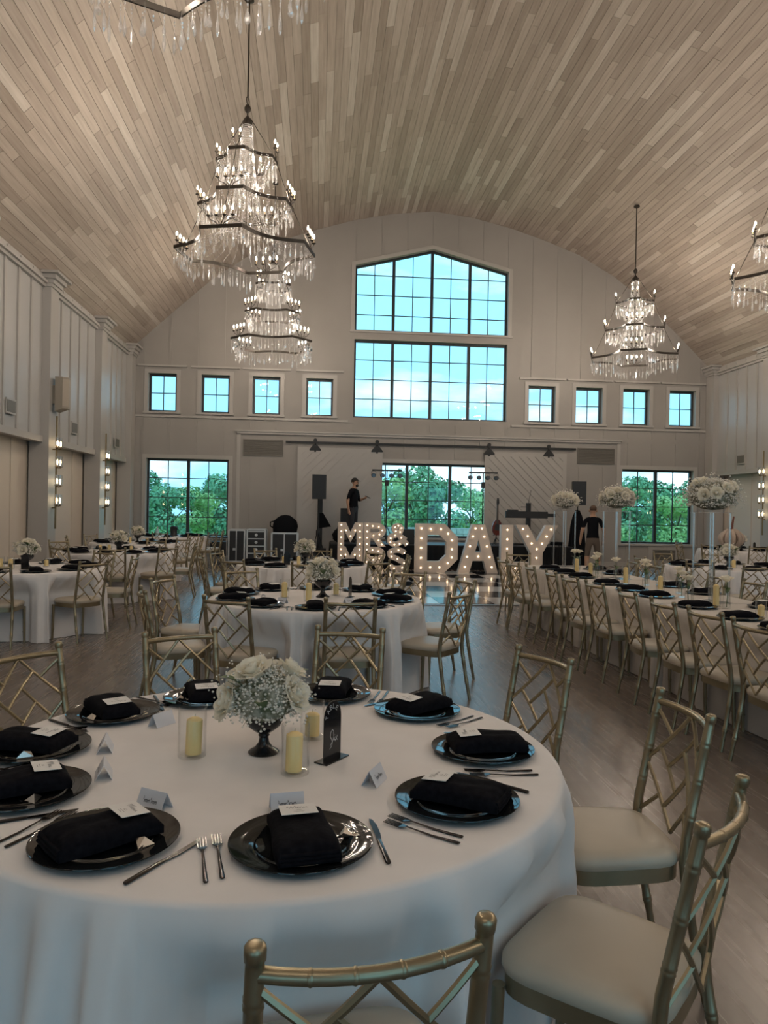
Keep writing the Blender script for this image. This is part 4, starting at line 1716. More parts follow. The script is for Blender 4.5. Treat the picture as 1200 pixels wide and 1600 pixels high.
for k, (x, y, w, tent, nt_) in enumerate(S1):
    ang = math.degrees(math.atan2(y - T1[1], x - T1[0]))
    setting(x, y, ang, w, 'the nearest table', True, tent, k, nt_, knife=True, forks=True)

SLOT = ['front', 'front right', 'right front', 'right back', 'back right', 'back', 'back left', 'left back', 'left front', 'front left']
T_SHORT = {T2: 'second round table', T3: 'third round table', L1: 'nearest left table', L2: 'middle left table', L3: 'far left table',
           L4: 'left window table', R1: 'right round table', R2: 'far right table'}
for ti, (c, nm) in enumerate(T_SHORT.items()):
    off = (-90, -84, -96, -90, -100, -86, -92, -88)[ti]
    for k in range(10):
        a = off + 36 * k
        x, y = c[0] + 0.70 * math.cos(R(a)), c[1] + 0.70 * math.sin(R(a))
        setting(x, y, a, 'at the %s of the %s' % (SLOT[k], nm), 'the ' + nm, c == T2, None, k + ti, rnd.uniform(-14, 14), favor=False)
for k, (x, y, a) in enumerate(((-0.27, 6.05, -126), (0.0, 5.96, -90), (0.27, 6.05, -54), (-0.44, 6.28, 198))):
    inst(TENT, 'tent', (x, y, CZ + 0.0005), (0, 0, R(a + 90)), 'folded white name card on the second round table, %s' % ('front left', 'front', 'front right', 'left')[k], 'name cards on the second table')

# ------------------------------------------------------------------ chairs round the tables
G1 = 'chairs around the nearest table'
CHAIRS = [
    (0.10, 1.085, 99, 'gold lattice back chair at the near edge of the nearest table, cut by frame', G1),
    (0.93, 1.56, 137, 'gold lattice back chair lowest on the right side of the nearest table', G1),
    (1.27, 2.40, 179, 'gold lattice back chair at the right side of the nearest table', G1),
    (1.05, 3.27, 203, 'gold lattice back chair at the right rear of the nearest table', G1),
    (0.19, 3.96, 254, 'gold lattice back chair behind the bouquet, right of it, nearest table', G1),
    (-0.69, 3.84, 297, 'gold lattice back chair behind the nearest table, left of the bouquet', G1),
    (-1.28, 3.34, 325, 'gold lattice back chair at the left rear of the nearest table', G1),
    (-1.36, 1.40, 42, 'gold lattice back chair at the left front corner of the nearest table', G1),
]
G2 = 'chairs around the second table'
CHAIRS += [
    (-0.64, 5.27, 66, 'gold lattice back chair at the front left of the second round table', G2),
    (0.25, 5.24, 93, 'gold lattice back chair at the front of the second round table', G2),
    (1.16, 5.77, 140, 'gold lattice back chair at the right front of the second round table', G2),
    (1.42, 6.84, 197, 'gold lattice back chair at the right of the second round table', G2),
    (0.98, 7.65, 240, 'gold lattice back chair at the back right of the second round table', G2),
    (0.10, 7.95, 268, 'gold lattice back chair at the back of the second round table', G2),
    (-0.78, 7.71, 300, 'gold lattice back chair at the back left of the second round table', G2),
    (-1.38, 6.72, 338, 'gold lattice back chair at the left back of the second round table', G2),
    (-1.33, 5.75, 18, 'gold lattice back chair at the left front of the second round table', G2),
]
G3 = 'chairs around the third table'
CHAIRS += [
    (-0.11, 8.74, 86, 'gold lattice back chair at the front of the third round table', G3),
    (-1.03, 9.07, 55, 'gold lattice back chair at the front left of the third round table', G3),
    (0.79, 9.13, 128, 'gold lattice back chair at the front right of the third round table', G3),
    (-1.50, 9.72, 15, 'gold lattice back chair at the left front of the third round table', G3),
    (-1.44, 10.68, 338, 'gold lattice back chair at the left back of the third round table', G3),
    (1.30, 10.25, 178, 'gold lattice back chair at the right of the third round table', G3),
    (0.90, 11.20, 222, 'gold lattice back chair at the back right of the third round table', G3),
    (0.06, 11.70, 260, 'gold lattice back chair at the back of the third round table', G3),
    (-0.80, 11.55, 296, 'gold lattice back chair at the back left of the third round table', G3),
]
GL = 'chairs around the left side tables'
CHAIRS += [
    (-2.47, 8.50, 142, 'gold lattice back chair at the front right of the nearest left side table', GL),
    (-2.28, 9.60, 182, 'gold lattice back chair at the right side of the nearest left side table', GL),
    (-3.36, 7.98, 95, 'gold lattice back chair at the front of the nearest left side table', GL),
    (-2.90, 10.45, 243, 'gold lattice back chair at the back right of the nearest left side table', GL),
    (-3.88, 11.48, 62, 'gold lattice back chair at the front left of the middle left side table', GL),
    (-3.02, 11.25, 100, 'gold lattice back chair at the front of the middle left side table', GL),
    (-2.30, 11.80, 140, 'gold lattice back chair at the front right of the middle left side table', GL),
    (-2.05, 12.85, 185, 'gold lattice back chair at the right side of the middle left side table', GL),
    (-4.54, 13.44, 318, 'gold lattice back chair at the back left of the middle left side table', GL),
    (-2.98, 14.10, 262, 'gold lattice back chair at the back of the middle left side table', GL),
    (-5.02, 15.30, 20, 'gold lattice back chair at the left front of the third left side table', GL),
    (-4.85, 16.30, 330, 'gold lattice back chair at the left back of the third left side table', GL),
    (-2.62, 14.90, 145, 'gold lattice back chair at the front right of the third left side table', GL),
    (-2.40, 15.85, 182, 'gold lattice back chair at the right side of the third left side table', GL),
    (-2.75, 16.85, 228, 'gold lattice back chair at the back right of the third left side table', GL),
    (-2.55, 18.55, 150, 'gold lattice back chair at the front right of the left window table', GL),
    (-2.42, 19.45, 184, 'gold lattice back chair at the right side of the left window table', GL),
    (-3.75, 18.05, 92, 'gold lattice back chair at the front of the left window table', GL),
]
GR = 'chairs around the right side tables'
CHAIRS += [
    (5.23, 9.66, 45, 'gold lattice back chair at the front left of the right round table', GR),
    (5.70, 9.05, 80, 'gold lattice back chair at the front of the right round table', GR),
    (7.2, 9.5, 130, 'gold lattice back chair at the front right of the right round table', GR),
    (5.88, 12.1, 282, 'gold lattice back chair at the back left of the right round table', GR),
    (6.80, 12.05, 250, 'gold lattice back chair at the back right of the right round table', GR),
    (4.86, 10.75, 0, 'gold lattice back chair at the left side of the right round table', GR),
    (8.55, 15.4, 35, 'gold lattice back chair at the front left of the far right wall table', GR),
    (9.35, 14.85, 75, 'gold lattice back chair at the front of the far right wall table', GR),
    (8.35, 16.4, 355, 'gold lattice back chair at the left side of the far right wall table', GR),
]
LT_X0, LT_X1 = 3.02, 3.98
LT_XC = (LT_X0 + LT_X1) / 2
ordw = ['first', 'second', 'third', 'fourth', 'fifth', 'sixth', 'seventh', 'eighth', 'ninth', 'tenth', 'eleventh', 'twelfth']
aisle_y = [4.22, 4.76, 5.28, 5.92, 6.66, 7.20, 7.82, 8.62, 9.20, 9.80]
for k, y in enumerate(aisle_y):
    CHAIRS.append((2.60 - 0.012 * k + 0.02 * math.sin(k * 2.1), y, 2 + 5 * math.sin(k * 1.7), 'gold lattice back chair, %s from the viewer along the aisle of the long table' % ordw[k], 'aisle chairs of the long table'))
far_y = [4.5, 5.2, 5.9, 6.95, 7.6, 8.3, 9.1, 9.8]
for k, y in enumerate(far_y):
    CHAIRS.append((4.36 + 0.02 * math.sin(k), y, 180 + 5 * math.sin(k * 2.3), 'gold lattice back chair, %s from the viewer on the far side of the long table' % ordw[k], 'far side chairs of the long table'))
CHAIRS.append((3.15, 11.30, 262, 'gold lattice back chair standing at the far end of the long table', 'aisle chairs of the long table'))
for c in CHAIRS:
    chair(*c)
for k, (c, w) in enumerate(T_WHERE.items()):
    round_table(c[0], c[1], w, 11 + k)

# ------------------------------------------------------------------ nearest table centre
CENTER.location = (-0.156, 2.351, CZ + 0.0005)
CENTER['group'] = 'bouquets on the round tables'
CENTER.rotation_euler = (0, 0, 0)
candle_set(-0.375, 2.329, CZ + 0.0005, 0.105, 'clear glass cylinder left of the bouquet on the nearest table', 'ivory pillar candle left of the bouquet on the nearest table', 'on the nearest table', 0.152, 0.043, tilt=2, off=(0.004, 0.0))
candle_set(-0.052, 2.167, CZ + 0.0005, 0.105, 'clear glass cylinder in front of the bouquet on the nearest table', 'ivory pillar candle in front of the bouquet on the nearest table', 'on the nearest table', 0.145, 0.041, tilt=1, off=(-0.004, 0))
candle_set(-0.004, 2.500, CZ + 0.0005, 0.070, 'clear glass cylinder behind the black arched sign', 'short ivory pillar candle behind the black arched sign', 'on the nearest table', 0.125, 0.041)

sgn_ = thing('table_sign', 'black arched acrylic table number sign with white script', 'sign', (0.058, 2.278, CZ + 0.0005), R(52))
MB().box(-0.058, 0.058, -0.024, 0.024, 0, 0.004).build('base', M['black_gloss'], sgn_)
arch = [(-0.043, 0.004), (0.043, 0.004), (0.043, 0.130)]
for k in range(13):
    a = PI * k / 12
    arch.append((0.043 * math.cos(a), 0.130 + 0.052 * math.sin(a)))
arch.append((-0.043, 0.130))
MB().prism(arch, -0.0015, 0.0015).build('panel', M['black_gloss'], sgn_)
ST = {'T': [[(0, 1), (1, 1)], [(0.5, 1), (0.5, 0)]], 'A': [[(0, 0), (0.5, 1), (1, 0)], [(0.2, 0.4), (0.8, 0.4)]],
      'B': [[(0, 0), (0, 1), (0.7, 1), (0.8, 0.75), (0.6, 0.52), (0, 0.52)], [(0.6, 0.52), (0.95, 0.28), (0.75, 0), (0, 0)]],
      'L': [[(0, 1), (0, 0), (0.8, 0)]], 'E': [[(0.85, 1), (0, 1), (0, 0), (0.85, 0)], [(0, 0.5), (0.7, 0.5)]]}
lm = MB()
for k, chx in enumerate('TABLE'):
    a = R(170 - 30 * k)
    cx_, cz_ = 0.031 * math.cos(a), 0.128 + 0.038 * math.sin(a)
    rot = a - PI / 2
    for s_ in ST[chx]:
        pp = []
        for x, y in s_:
            lx, ly = (x - 0.45) * 0.010, (y - 0.5) * 0.013
            pp.append((cx_ + lx * math.cos(rot) - ly * math.sin(rot), cz_ + lx * math.sin(rot) + ly * math.cos(rot)))
        lm.ribbon(pp, 0.0011)
lm.v = [(x, -0.0019, y) for x, y, z in lm.v]
lm.build('arched_lettering', M['white_line'], sgn_)
six = [[(-0.012, 0.046), (0.000, 0.058), (0.006, 0.070), (0.004, 0.088), (-0.002, 0.094), (-0.010, 0.086), (-0.012, 0.074), (-0.006, 0.064), (0.000, 0.056), (-0.004, 0.044), (-0.014, 0.036)],
       [(0.002, 0.060), (0.009, 0.066), (0.010, 0.058), (0.014, 0.060)], [(0.010, 0.074), (0.011, 0.075)],
       [(0.014, 0.068), (0.019, 0.062), (0.024, 0.056)], [(0.025, 0.070), (0.019, 0.062), (0.013, 0.054)]]
lm = MB()
for s_ in six:
    lm.ribbon(s_, 0.0013)
lm.v = [(x, -0.0019, y) for x, y, z in lm.v]
lm.build('script_lettering', M['white_line'], sgn_)

# other round table centres
C2 = centerpiece_proto('bouquet of white roses and gypsophila on the second round table', False)
C2.location = (0.06, 6.47, CZ + 0.0005)
C2.scale = (1.25,) * 3
C2['group'] = 'bouquets on the round tables'
_flow = {T3: 'third round table', L1: 'nearest left side table', L2: 'middle left side table', L3: 'third left side table', R1: 'right round table', R2: 'far right wall table'}
for k, (c, nm) in enumerate(_flow.items()):
    copy_tree(C2, (c[0] + 0.02, c[1] + 0.02, CZ + 0.0005), 1.1 * k, 'bouquet of white roses and gypsophila on the ' + nm, 'bouquets on the round tables')
for nm, c in (('second round table', T2), ('third round table', T3), ('nearest left side table', L1), ('middle left side table', L2), ('third left side table', L3), ('right round table', R1)):
    for k, (dx, dy, h) in enumerate(((-0.27, -0.02, 0.12), (-0.06, -0.26, 0.14), (0.18, 0.2, 0.09))):
        wd = ('left of', 'in front of', 'behind')[k]
        if nm not in ('second round table',):
            h = h * 0.75
        candle_set(c[0] + dx, c[1] + dy, CZ + 0.0005, h, 'clear glass cylinder %s the bouquet on the %s' % (wd, nm), 'ivory pillar candle %s the bouquet on the %s' % (wd, nm), 'on the other tables', h + 0.04)
for nm, c, k in (('second round table', T2, 0), ('third round table', T3, 1), ('nearest left side table', L1, 2), ('middle left side table', L2, 3), ('far right wall table', R2, 4)):
    dx, dy = ((0.30, 0.05), (-0.22, -0.20), (0.10, -0.26), (0.10, -0.26), (0.25, -0.15))[k]
    s2 = thing('table_sign', 'black arched table number sign on the ' + nm, 'sign', (c[0] + dx, c[1] + dy, CZ + 0.0005), R((70, 10, 0, 0, 20)[k]), 'table signs')
    MB().box(-0.058, 0.058, -0.024, 0.024, 0, 0.004).build('base', M['black_gloss'], s2)
    MB().prism(arch, -0.0015, 0.0015).build('panel', M['black_gloss'], s2)
# things on the window table
t = thing('thermos_bottle', 'pale blue bottle on the left window table', 'bottle', (-4.05, 19.2, CZ))
MB().lathe([(0.0001, 0), (0.045, 0), (0.045, 0.14), (0.03, 0.17), (0.018, 0.18), (0.018, 0.21)], 16).build('body', mat('pale_blue', (0.4, 0.6, 0.65), 0.4), t, True)
MB().lathe([(0.021, 0.205), (0.021, 0.235), (0.015, 0.24)], 12).build('cap', M['trim'], t, True)
t = thing('coffee_urn', 'small black urn on the left window table', 'urn', (-3.66, 19.3, CZ))
MB().lathe([(0.0001, 0), (0.10, 0), (0.10, 0.02), (0.085, 0.04), (0.09, 0.20), (0.10, 0.22), (0.07, 0.25), (0.0001, 0.26)], 18, caps=False).build('body', M['black_plastic'], t, True)
MB().tube([(0.08, 0, 0.18), (0.13, 0, 0.17), (0.13, 0, 0.08), (0.085, 0, 0.06)], 0.01, 6).build('handle', M['black_plastic'], t, True)
# ornament on the far right table
t = thing('ribbed_ornament', 'pale rounded ribbed ornament with thin brown stem on far right table', 'ornament', (9.33, 15.86, CZ + 0.046))
for k in range(10):
    a = 2 * PI * k / 10
    MB().tube([(0.05 * math.cos(a), 0.05 * math.sin(a), 0.01)] + [(0.24 * math.sin(PI * (0.1 + 0.8 * q / 6)) * math.cos(a), 0.24 * math.sin(PI * (0.1 + 0.8 * q / 6)) * math.sin(a), 0.02 + 0.38 * q / 6) for q in range(7)], 0.045, 8).build('rib', M['ornament'], t, True)
MB().tube([(0, 0, 0.38), (0.02, 0, 0.55), (0.05, 0, 0.72)], [0.035, 0.025, 0.018], 8).build('stem', M['rust'], t, True)

# ------------------------------------------------------------------ long table
segs = [(4.02, 6.18), (6.24, 8.38), (8.44, 10.60)]
for k, (a, b) in enumerate(segs):
    nm = ('nearest', 'middle', 'farthest')[k]
    t = thing('rectangular_table', '%s rectangular table section hidden under the long row of cloths' % nm, 'table', (LT_XC, (a + b) / 2, 0), 0, 'long table sections')
    w, l = LT_X1 - LT_X0 - 0.012, b - a - 0.012
    MB().box(-w / 2, w / 2, -l / 2, l / 2, TZ - 0.03, TZ).build('tabletop', M['case_black'], t)
    for sx in (-1, 1):
        for sy in (-1, 1):
            MB().tube([(sx * 0.22, sy * (l / 2 - 0.2), 0), (sx * 0.22, sy * (l / 2 - 0.2), TZ - 0.03)], 0.016, 8).build('leg', M['steel_case'], t, True)
    pts, nr = rect_outline(LT_X1 - LT_X0, b - a, 320)
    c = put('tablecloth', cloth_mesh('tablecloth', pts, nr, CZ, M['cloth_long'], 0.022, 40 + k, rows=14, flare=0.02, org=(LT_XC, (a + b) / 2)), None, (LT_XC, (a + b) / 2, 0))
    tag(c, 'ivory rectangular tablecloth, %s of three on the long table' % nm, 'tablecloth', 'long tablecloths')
for side, xs, ang, ys, wd in ((0, LT_X0 + 0.168, 180, aisle_y, 'aisle side'), (1, LT_X1 - 0.168, 0, far_y, 'far side')):
    for k, y in enumerate(ys):
        if side == 1 and min(abs(y - q) for q in (6.30, 8.50, 10.35)) < 0.33:
            continue
        setting(xs, y, ang, '%s along the %s of the long table' % (ordw[k], wd), 'the long table', False, None, k, rnd.uniform(-8, 8))

FL = rose_mesh(9)


def tall_stand(x, y, label_s, label_f, seed, rad):
    t = thing('acrylic_stand', label_s, 'stand', (x, y, CZ + 0.0005), R(20), 'clear stands on the long table')
    MB().box(-0.13, 0.13, -0.13, 0.13, 0, 0.006).build('base_plate', M['acrylic'], t)
    for sx in (-1, 1):
        for sy in (-1, 1):
            MB().tube([(sx * 0.105, sy * 0.105, 0.006), (sx * 0.105, sy * 0.105, 0.80)], 0.011, 10).build('post', M['acrylic'], t, True)
    MB().box(-0.13, 0.13, -0.13, 0.13, 0.80, 0.806).build('top_plate', M['acrylic'], t)
    f = thing('flower_arrangement', label_f, 'flowers', (x, y, CZ + 0.808), 0, 'raised arrangements on the long table')
    MB().lathe([(0.0001, 0), (0.10, 0), (0.11, 0.03), (0.0001, 0.04)], 16, caps=False).build('bowl', M['clear_glass'], f, True)
    noise_lump(MB().ball((0, 0, 0.14), rad * 0.80, 16, 10, 0.62)).build('greenery', M['moss'], f, True)['kind'] = 'stuff'
    b = put('babys_breath', breath_mesh('babys_breath', rad * 0.92, rad * 0.66, 1500, seed, 0.0085, 0.14), f)
    b['kind'] = 'stuff'
    r = random.Random(seed)
    for k in range(14):
        a = 2 * PI * k / 14 * 1.618 * 2
        el = r.uniform(-0.15, 1.0)
        d = Vector((math.cos(a) * math.cos(el), math.sin(a) * math.cos(el), math.sin(el)))
        q = d.to_track_quat('Z', 'Y').to_euler()
        put('rose', ME_ROSE[k % 2], f, (d.x * rad * 0.88, d.y * rad * 0.88, 0.14 + d.z * rad * 0.64), q, (1.25,) * 3)
    return t


tall_stand(3.56, 10.35, 'clear acrylic flower stand at the far end of the long table', 'raised white flower arrangement at the far end of the long table', 31, 0.20)
tall_stand(3.56, 8.50, 'clear acrylic flower stand at the middle of the long table', 'raised white flower arrangement at the middle of the long table', 32, 0.215)
tall_stand(3.52, 6.30, 'clear acrylic flower stand nearest the viewer on the long table', 'wide raised gypsophila arrangement nearest the viewer on the long table', 33, 0.25)

# bud vases and candles along the centre
BV = thing('bud_vase', 'x', 'vase')
MB().lathe([(0.0001, 0), (0.033, 0), (0.034, 0.01), (0.030, 0.10), (0.026, 0.15), (0.0225, 0.15), (0.027, 0.10), (0.030, 0.012), (0.0001, 0.01)], 20, caps=False).build('glass', M['clear_glass'], BV, True, 40)
SR = thing('rose_stem', 'x', 'flower')
MB().tube([(0, 0, 0.012), (0.006, 0.004, 0.12), (0.0, 0.0, 0.235)], 0.003, 6).build('stem', M['stem'], SR, True)
put('leaf', ME_LEAF, SR, (0.003, 0, 0.13), (R(40), 0, 0.5), (0.7,) * 3)
put('leaf', ME_LEAF, SR, (0.0, 0, 0.16), (R(30), 0, 3.6), (0.6,) * 3)
put('bloom', FL, SR, (0, 0, 0.25), (R(8), R(10), 0), (1.2,) * 3)
first = True
rv = random.Random(77)
by = 4.35
k = 0
lastx = 0
while by < 10.1:
    x = LT_XC + (0.10 if k % 2 else -0.06) + rv.uniform(-0.03, 0.03)
    if min(abs(by - 8.50), abs(by - 6.30), abs(by - 10.35)) < 0.22:
        x = LT_XC - 0.20
    la = 'clear glass bud vase, %s from the viewer down the long table' % (ordw + ['thirteenth', 'fourteenth', 'fifteenth', 'sixteenth', 'seventeenth', 'eighteenth', 'nineteenth', 'twentieth'])[k]
    lb = la.replace('clear glass bud vase', 'single white rose in a bud vase')
    if first:
        BV.location = (x, by, CZ + 0.0005); tag(BV, la, None, 'bud vases on the long table')
        SR.location = (x, by, CZ + 0.0005); tag(SR, lb, None, 'roses on the long table')
        first = False
    else:
        copy_tree(BV, (x, by, CZ + 0.0005), 0, la, 'bud vases on the long table')
        o = copy_tree(SR, (x, by, CZ + 0.0005), rv.uniform(0, 6), lb, 'roses on the long table')
        o.scale = (1, 1, rv.uniform(0.85, 1.12))
    by += 0.37 + rv.uniform(-0.05, 0.05)
    k += 1
for k, (x, y, h) in enumerate(((3.42, 5.385, 0.08), (3.415, 6.02, 0.17), (3.415, 7.05, 0.15), (3.415, 7.88, 0.17), (3.415, 8.93, 0.14), (3.415, 9.42, 0.16))):
    candle_set(x, y, CZ + 0.0005, h, 'clear glass cylinder, %s from the viewer on the long table' % ordw[k], 'ivory pillar candle, %s from the viewer on the long table' % ordw[k], 'on the long table', h + 0.045)

# ------------------------------------------------------------------ chandeliers
def drop_mesh(L, r):
    mb = MB()
    mb.tube([(0, 0, 0), (0, 0, -0.03)], 0.0012, 4, caps=False)
    z = -0.03
    for _ in range(2):
        mb.octa((0, 0, z - 0.012), 0.009, 0.012)
        z -= 0.026
    mb.lathe([(0.0005, z), (r * 0.45, z - L * 0.35), (r, z - L * 0.68), (r * 0.8, z - L * 0.86), (0.0005, z - L)], 6, caps=False)
    return mb.mesh('crystal', M['crystal'])


ME_DROP = [drop_mesh(0.10, 0.026), drop_mesh(0.13, 0.016), drop_mesh(0.19, 0.013)]
ME_BULB = MB().lathe([(0.0005, 0), (0.008, 0.008), (0.0115, 0.020), (0.009, 0.034), (0.0035, 0.050), (0.0005, 0.060)], 8, caps=False).mesh('bulb', M['bulb'], True)


def ring_path(r, f, pull, per=12):
    pts = []
    for q in range(4):
        a = q * PI / 2
        ca, sa = math.cos(a), math.sin(a)

        def rot(x, y):
            return (x * ca - y * sa, x * sa + y * ca)
        for k in range(5):
            pts.append(rot(r, -f + 2 * f * k / 4))
        # concave arc from (r, f) to (f, r)
        for k in range(1, per):
            t = k / per
            x, y = r + (f - r) * t, f + (r - f) * t
            b = pull * math.sin(PI * t)
            pts.append(rot(x - b * 0.7071, y - b * 0.7071))
    return pts


def chandelier_proto():
    t = thing('chandelier', 'x', 'chandelier')
    tiers = [(0.0, 0.98, 0.30, 0.15, 4), (0.66, 0.67, 0.20, 0.10, 4), (1.33, 0.43, 0.125, 0.06, 2)]
    r0 = random.Random(5)
    for ti, (z, r, f, pull, nc) in enumerate(tiers):
        path = ring_path(r, f, pull)
        n_ = len(path)
        mb = MB()
        vs_ = []
        for i, (x, y) in enumerate(path):
            px, py = path[i - 1]
            qx, qy = path[(i + 1) % n_]
            tx, ty = qx - px, qy - py
            l_ = math.hypot(tx, ty)
            nx, ny = ty / l_, -tx / l_
            for d, dz in ((0.007, 0), (0.007, 0.048), (-0.007, 0.048), (-0.007, 0)):
                vs_.append((x + nx * d, y + ny * d, z + dz))
        fs = []
        for i in range(n_):
            j = (i + 1) % n_
            for k in range(4):
                k2 = (k + 1) % 4
                fs.append((i * 4 + k, j * 4 + k, j * 4 + k2, i * 4 + k2))
        mb.add(vs_, fs)
        mb.build('tier_ring', M['bronze'], t)
        # crystals along the ring
        per = sum(math.hypot(path[i][0] - path[i - 1][0], path[i][1] - path[i - 1][1]) for i in range(n_))
        cnt = int(per / (0.078 if ti == 0 else 0.085))
        acc_, i = 0.0, 0
        for k in range(cnt):
            s_ = per * k / cnt
            # walk
            d = 0
            for i in range(n_):
                a, b = path[i], path[(i + 1) % n_]
                l_ = math.hypot(b[0] - a[0], b[1] - a[1])
                if d + l_ >= s_:
                    tt = (s_ - d) / l_
                    x, y = a[0] + (b[0] - a[0]) * tt, a[1] + (b[1] - a[1]) * tt
                    break
                d += l_
            o = put('crystal', ME_DROP[(0, 2, 1, 2)[k % 4] if ti == 0 else (1, 2)[k % 2]], t, (x, y, z + 0.004), (0, 0, r0.uniform(0, 3)), (1, 1, r0.uniform(0.8, 1.35)))
            if k % 2 == 0:
                put('crystal', ME_DROP[1], t, (x * 0.90, y * 0.90, z - 0.02), (0, 0, r0.uniform(0, 3)), (1, 1, r0.uniform(0.9, 1.6)))
        # candle arms
        for q in range(4):
            a = q * PI / 2
            for k in range(nc):
                off = (k - (nc - 1) / 2) * (0.115 if nc == 4 else 0.11)
                hgt = 0.16
                def rot(x, y, zz):
                    return (x * math.cos(a) - y * math.sin(a), x * math.sin(a) + y * math.cos(a), zz)
                am = MB()
                am.tube([rot(r + 0.012, off * 0.18, z + 0.03), rot(r + 0.014, off * 0.35, z + 0.07), rot(r + 0.016, off * 0.85, z + 0.11), rot(r + 0.016, off, z + hgt)], 0.006, 6)
                c_ = rot(r + 0.016, off, z + hgt)
                am.lathe([(0.005, -0.012), (0.026, 0.0), (0.032, 0.008), (0.010, 0.010)], 10, c_)
                am.cur = 1
                am.lathe([(0.011, 0.008), (0.011, 0.075)], 8, c_)
                arm = am.build('candle_arm', [M['bronze'], M['candle_sleeve']], t, True)
                put('bulb', ME_BULB, arm, (c_[0], c_[1], c_[2] + 0.075))
    # hangers
    for q in range(4):
        a = q * PI / 2
        pts = [(0.05, 1.98), (0.43, 1.38), (0.67, 0.71), (0.98, 0.05)]
        MB().tube([(p * math.cos(a), p * math.sin(a), z) for p, z in pts], 0.006, 6).build('hanger_rod', M['bronze'], t, True)
    MB().lathe([(0.02, 1.86), (0.07, 1.88), (0.075, 1.93), (0.05, 1.98), (0.015, 2.02), (0.012, 2.06), (0.045, 2.10), (0.05, 2.14), (0.03, 2.18), (0.01, 2.2)], 14).build('hub', M['bronze'], t, True)
    mb = MB()
    mb.tube([(0.055 * math.cos(2 * PI * k / 14), 0, 2.245 + 0.055 * math.sin(2 * PI * k / 14)) for k in range(15)], 0.008, 6)
    mb.build('loop', M['bronze'], t, True)
    # bead strands: central column then swags out to the bottom ring, small swags under each upper tier
    mb = MB()

    def chain(pts, step=0.030, r=0.0085):
        pts = [Vector(p) for p in pts]
        left = 0.0
        for i in range(len(pts) - 1):
            d = pts[i + 1] - pts[i]
            L = d.length
            s_ = left
            while s_ < L:
                p = pts[i] + d * (s_ / L)
                mb.octa(p, r, r)
                s_ += step
            left = s_ - L
    N = 30
    for k in range(N):
        a = 2 * PI * k / N
        ca, sa = math.cos(a), math.sin(a)
        chain([(0.075 * ca, 0.075 * sa, 1.87), (0.10 * ca, 0.10 * sa, 1.45), (0.15 * ca, 0.15 * sa, 1.0), (0.22 * ca, 0.22 * sa, 0.60)], 0.028)
        chain([(0.22 * ca, 0.22 * sa, 0.60), (0.34 * ca, 0.34 * sa, 0.30), (0.52 * ca, 0.52 * sa, 0.12), (0.74 * ca, 0.74 * sa, 0.04)], 0.032)
    for (z, r, z2, r2) in ((1.35, 0.40, 0.98, 0.17), (0.68, 0.62, 0.34, 0.26)):
        for k in range(28):
            a = 2 * PI * k / 28
            ca, sa = math.cos(a), math.sin(a)
            chain([(r * ca, r * sa, z), ((r * 0.6 + r2 * 0.4) * ca, (r * 0.6 + r2 * 0.4) * sa, z - (z - z2) * 0.75), (r2 * ca, r2 * sa, z2)], 0.034)
    for k in range(22):
        a = 2 * PI * k / 22
        ca, sa = math.cos(a), math.sin(a)
        chain([(0.42 * ca, 0.42 * sa, 1.34), (0.43 * ca, 0.43 * sa, 1.05)], 0.036)
        chain([(0.62 * ca, 0.62 * sa, 0.67), (0.64 * ca, 0.64 * sa, 0.36)], 0.036)
    b = mb.build('bead_strands', M['beads'], t)
    b['kind'] = 'stuff'
    return t


CHAND = chandelier_proto()
CH_Z = 5.30
ME_ROD = {}


def place_chandelier(x, y, rz, label, proto=False):
    o = CHAND if proto else copy_tree(CHAND, None, None)
    o.location = (x, y, CH_Z)
    o.rotation_euler = (0, 0, rz)
    tag(o, label, None, 'crystal chandeliers')
    zc = ceil_z(x) - CH_Z
    MB().tube([(0, 0, 2.295), (0, 0, zc - 0.02)], 0.012, 6).build('suspension_rod', M['bronze'], o, True)
    MB().lathe([(0.07, zc - 0.05), (0.07, zc - 0.02), (0.02, zc - 0.075)][::-1], 14).build('ceiling_canopy', M['bronze'], o, True)
    return o


_rest = []
for args in ((-1.13, 11.05, R(-104), 'large three tier crystal chandelier hanging upper left with tall rod'),
             (-1.10, 17.25, R(-45), 'crystal chandelier partly hidden behind and below the large upper left one'),
             (7.58, 17.25, R(-90 - 24), 'three tier crystal chandelier hanging at the right, far end'),
             (7.58, 11.05, R(-116), 'crystal chandelier cut by the right edge of the picture'),
             (-1.0, 4.8, R(24), 'crystal chandelier cut by the top edge of the picture'),
             (7.58, 4.8, R(24), 'crystal chandelier at the near right, out of view'),  # this and the next two are unseen, added to light the near table
             (-1.0, -1.4, R(24), 'unseen crystal chandelier added behind the viewer on the left'),
             (7.58, -1.4, R(24), 'unseen crystal chandelier added behind the viewer on the right')):
    _rest.append(args)
copies = [CHAND] + [copy_tree(CHAND) for _ in _rest[1:]]
for o, (x, y, rz, label) in zip(copies, _rest):
    o.location = (x, y, CH_Z)
    o.rotation_euler = (0, 0, rz)
    tag(o, label, None, 'crystal chandeliers')
    zc = ceil_z(x) - CH_Z
    MB().tube([(0, 0, 2.295), (0, 0, zc - 0.02)], 0.012, 6).build('suspension_rod', M['bronze'], o, True)
    MB().lathe([(0.02, zc - 0.075), (0.07, zc - 0.05), (0.07, zc - 0.02)], 14).build('ceiling_canopy', M['bronze'], o, True)

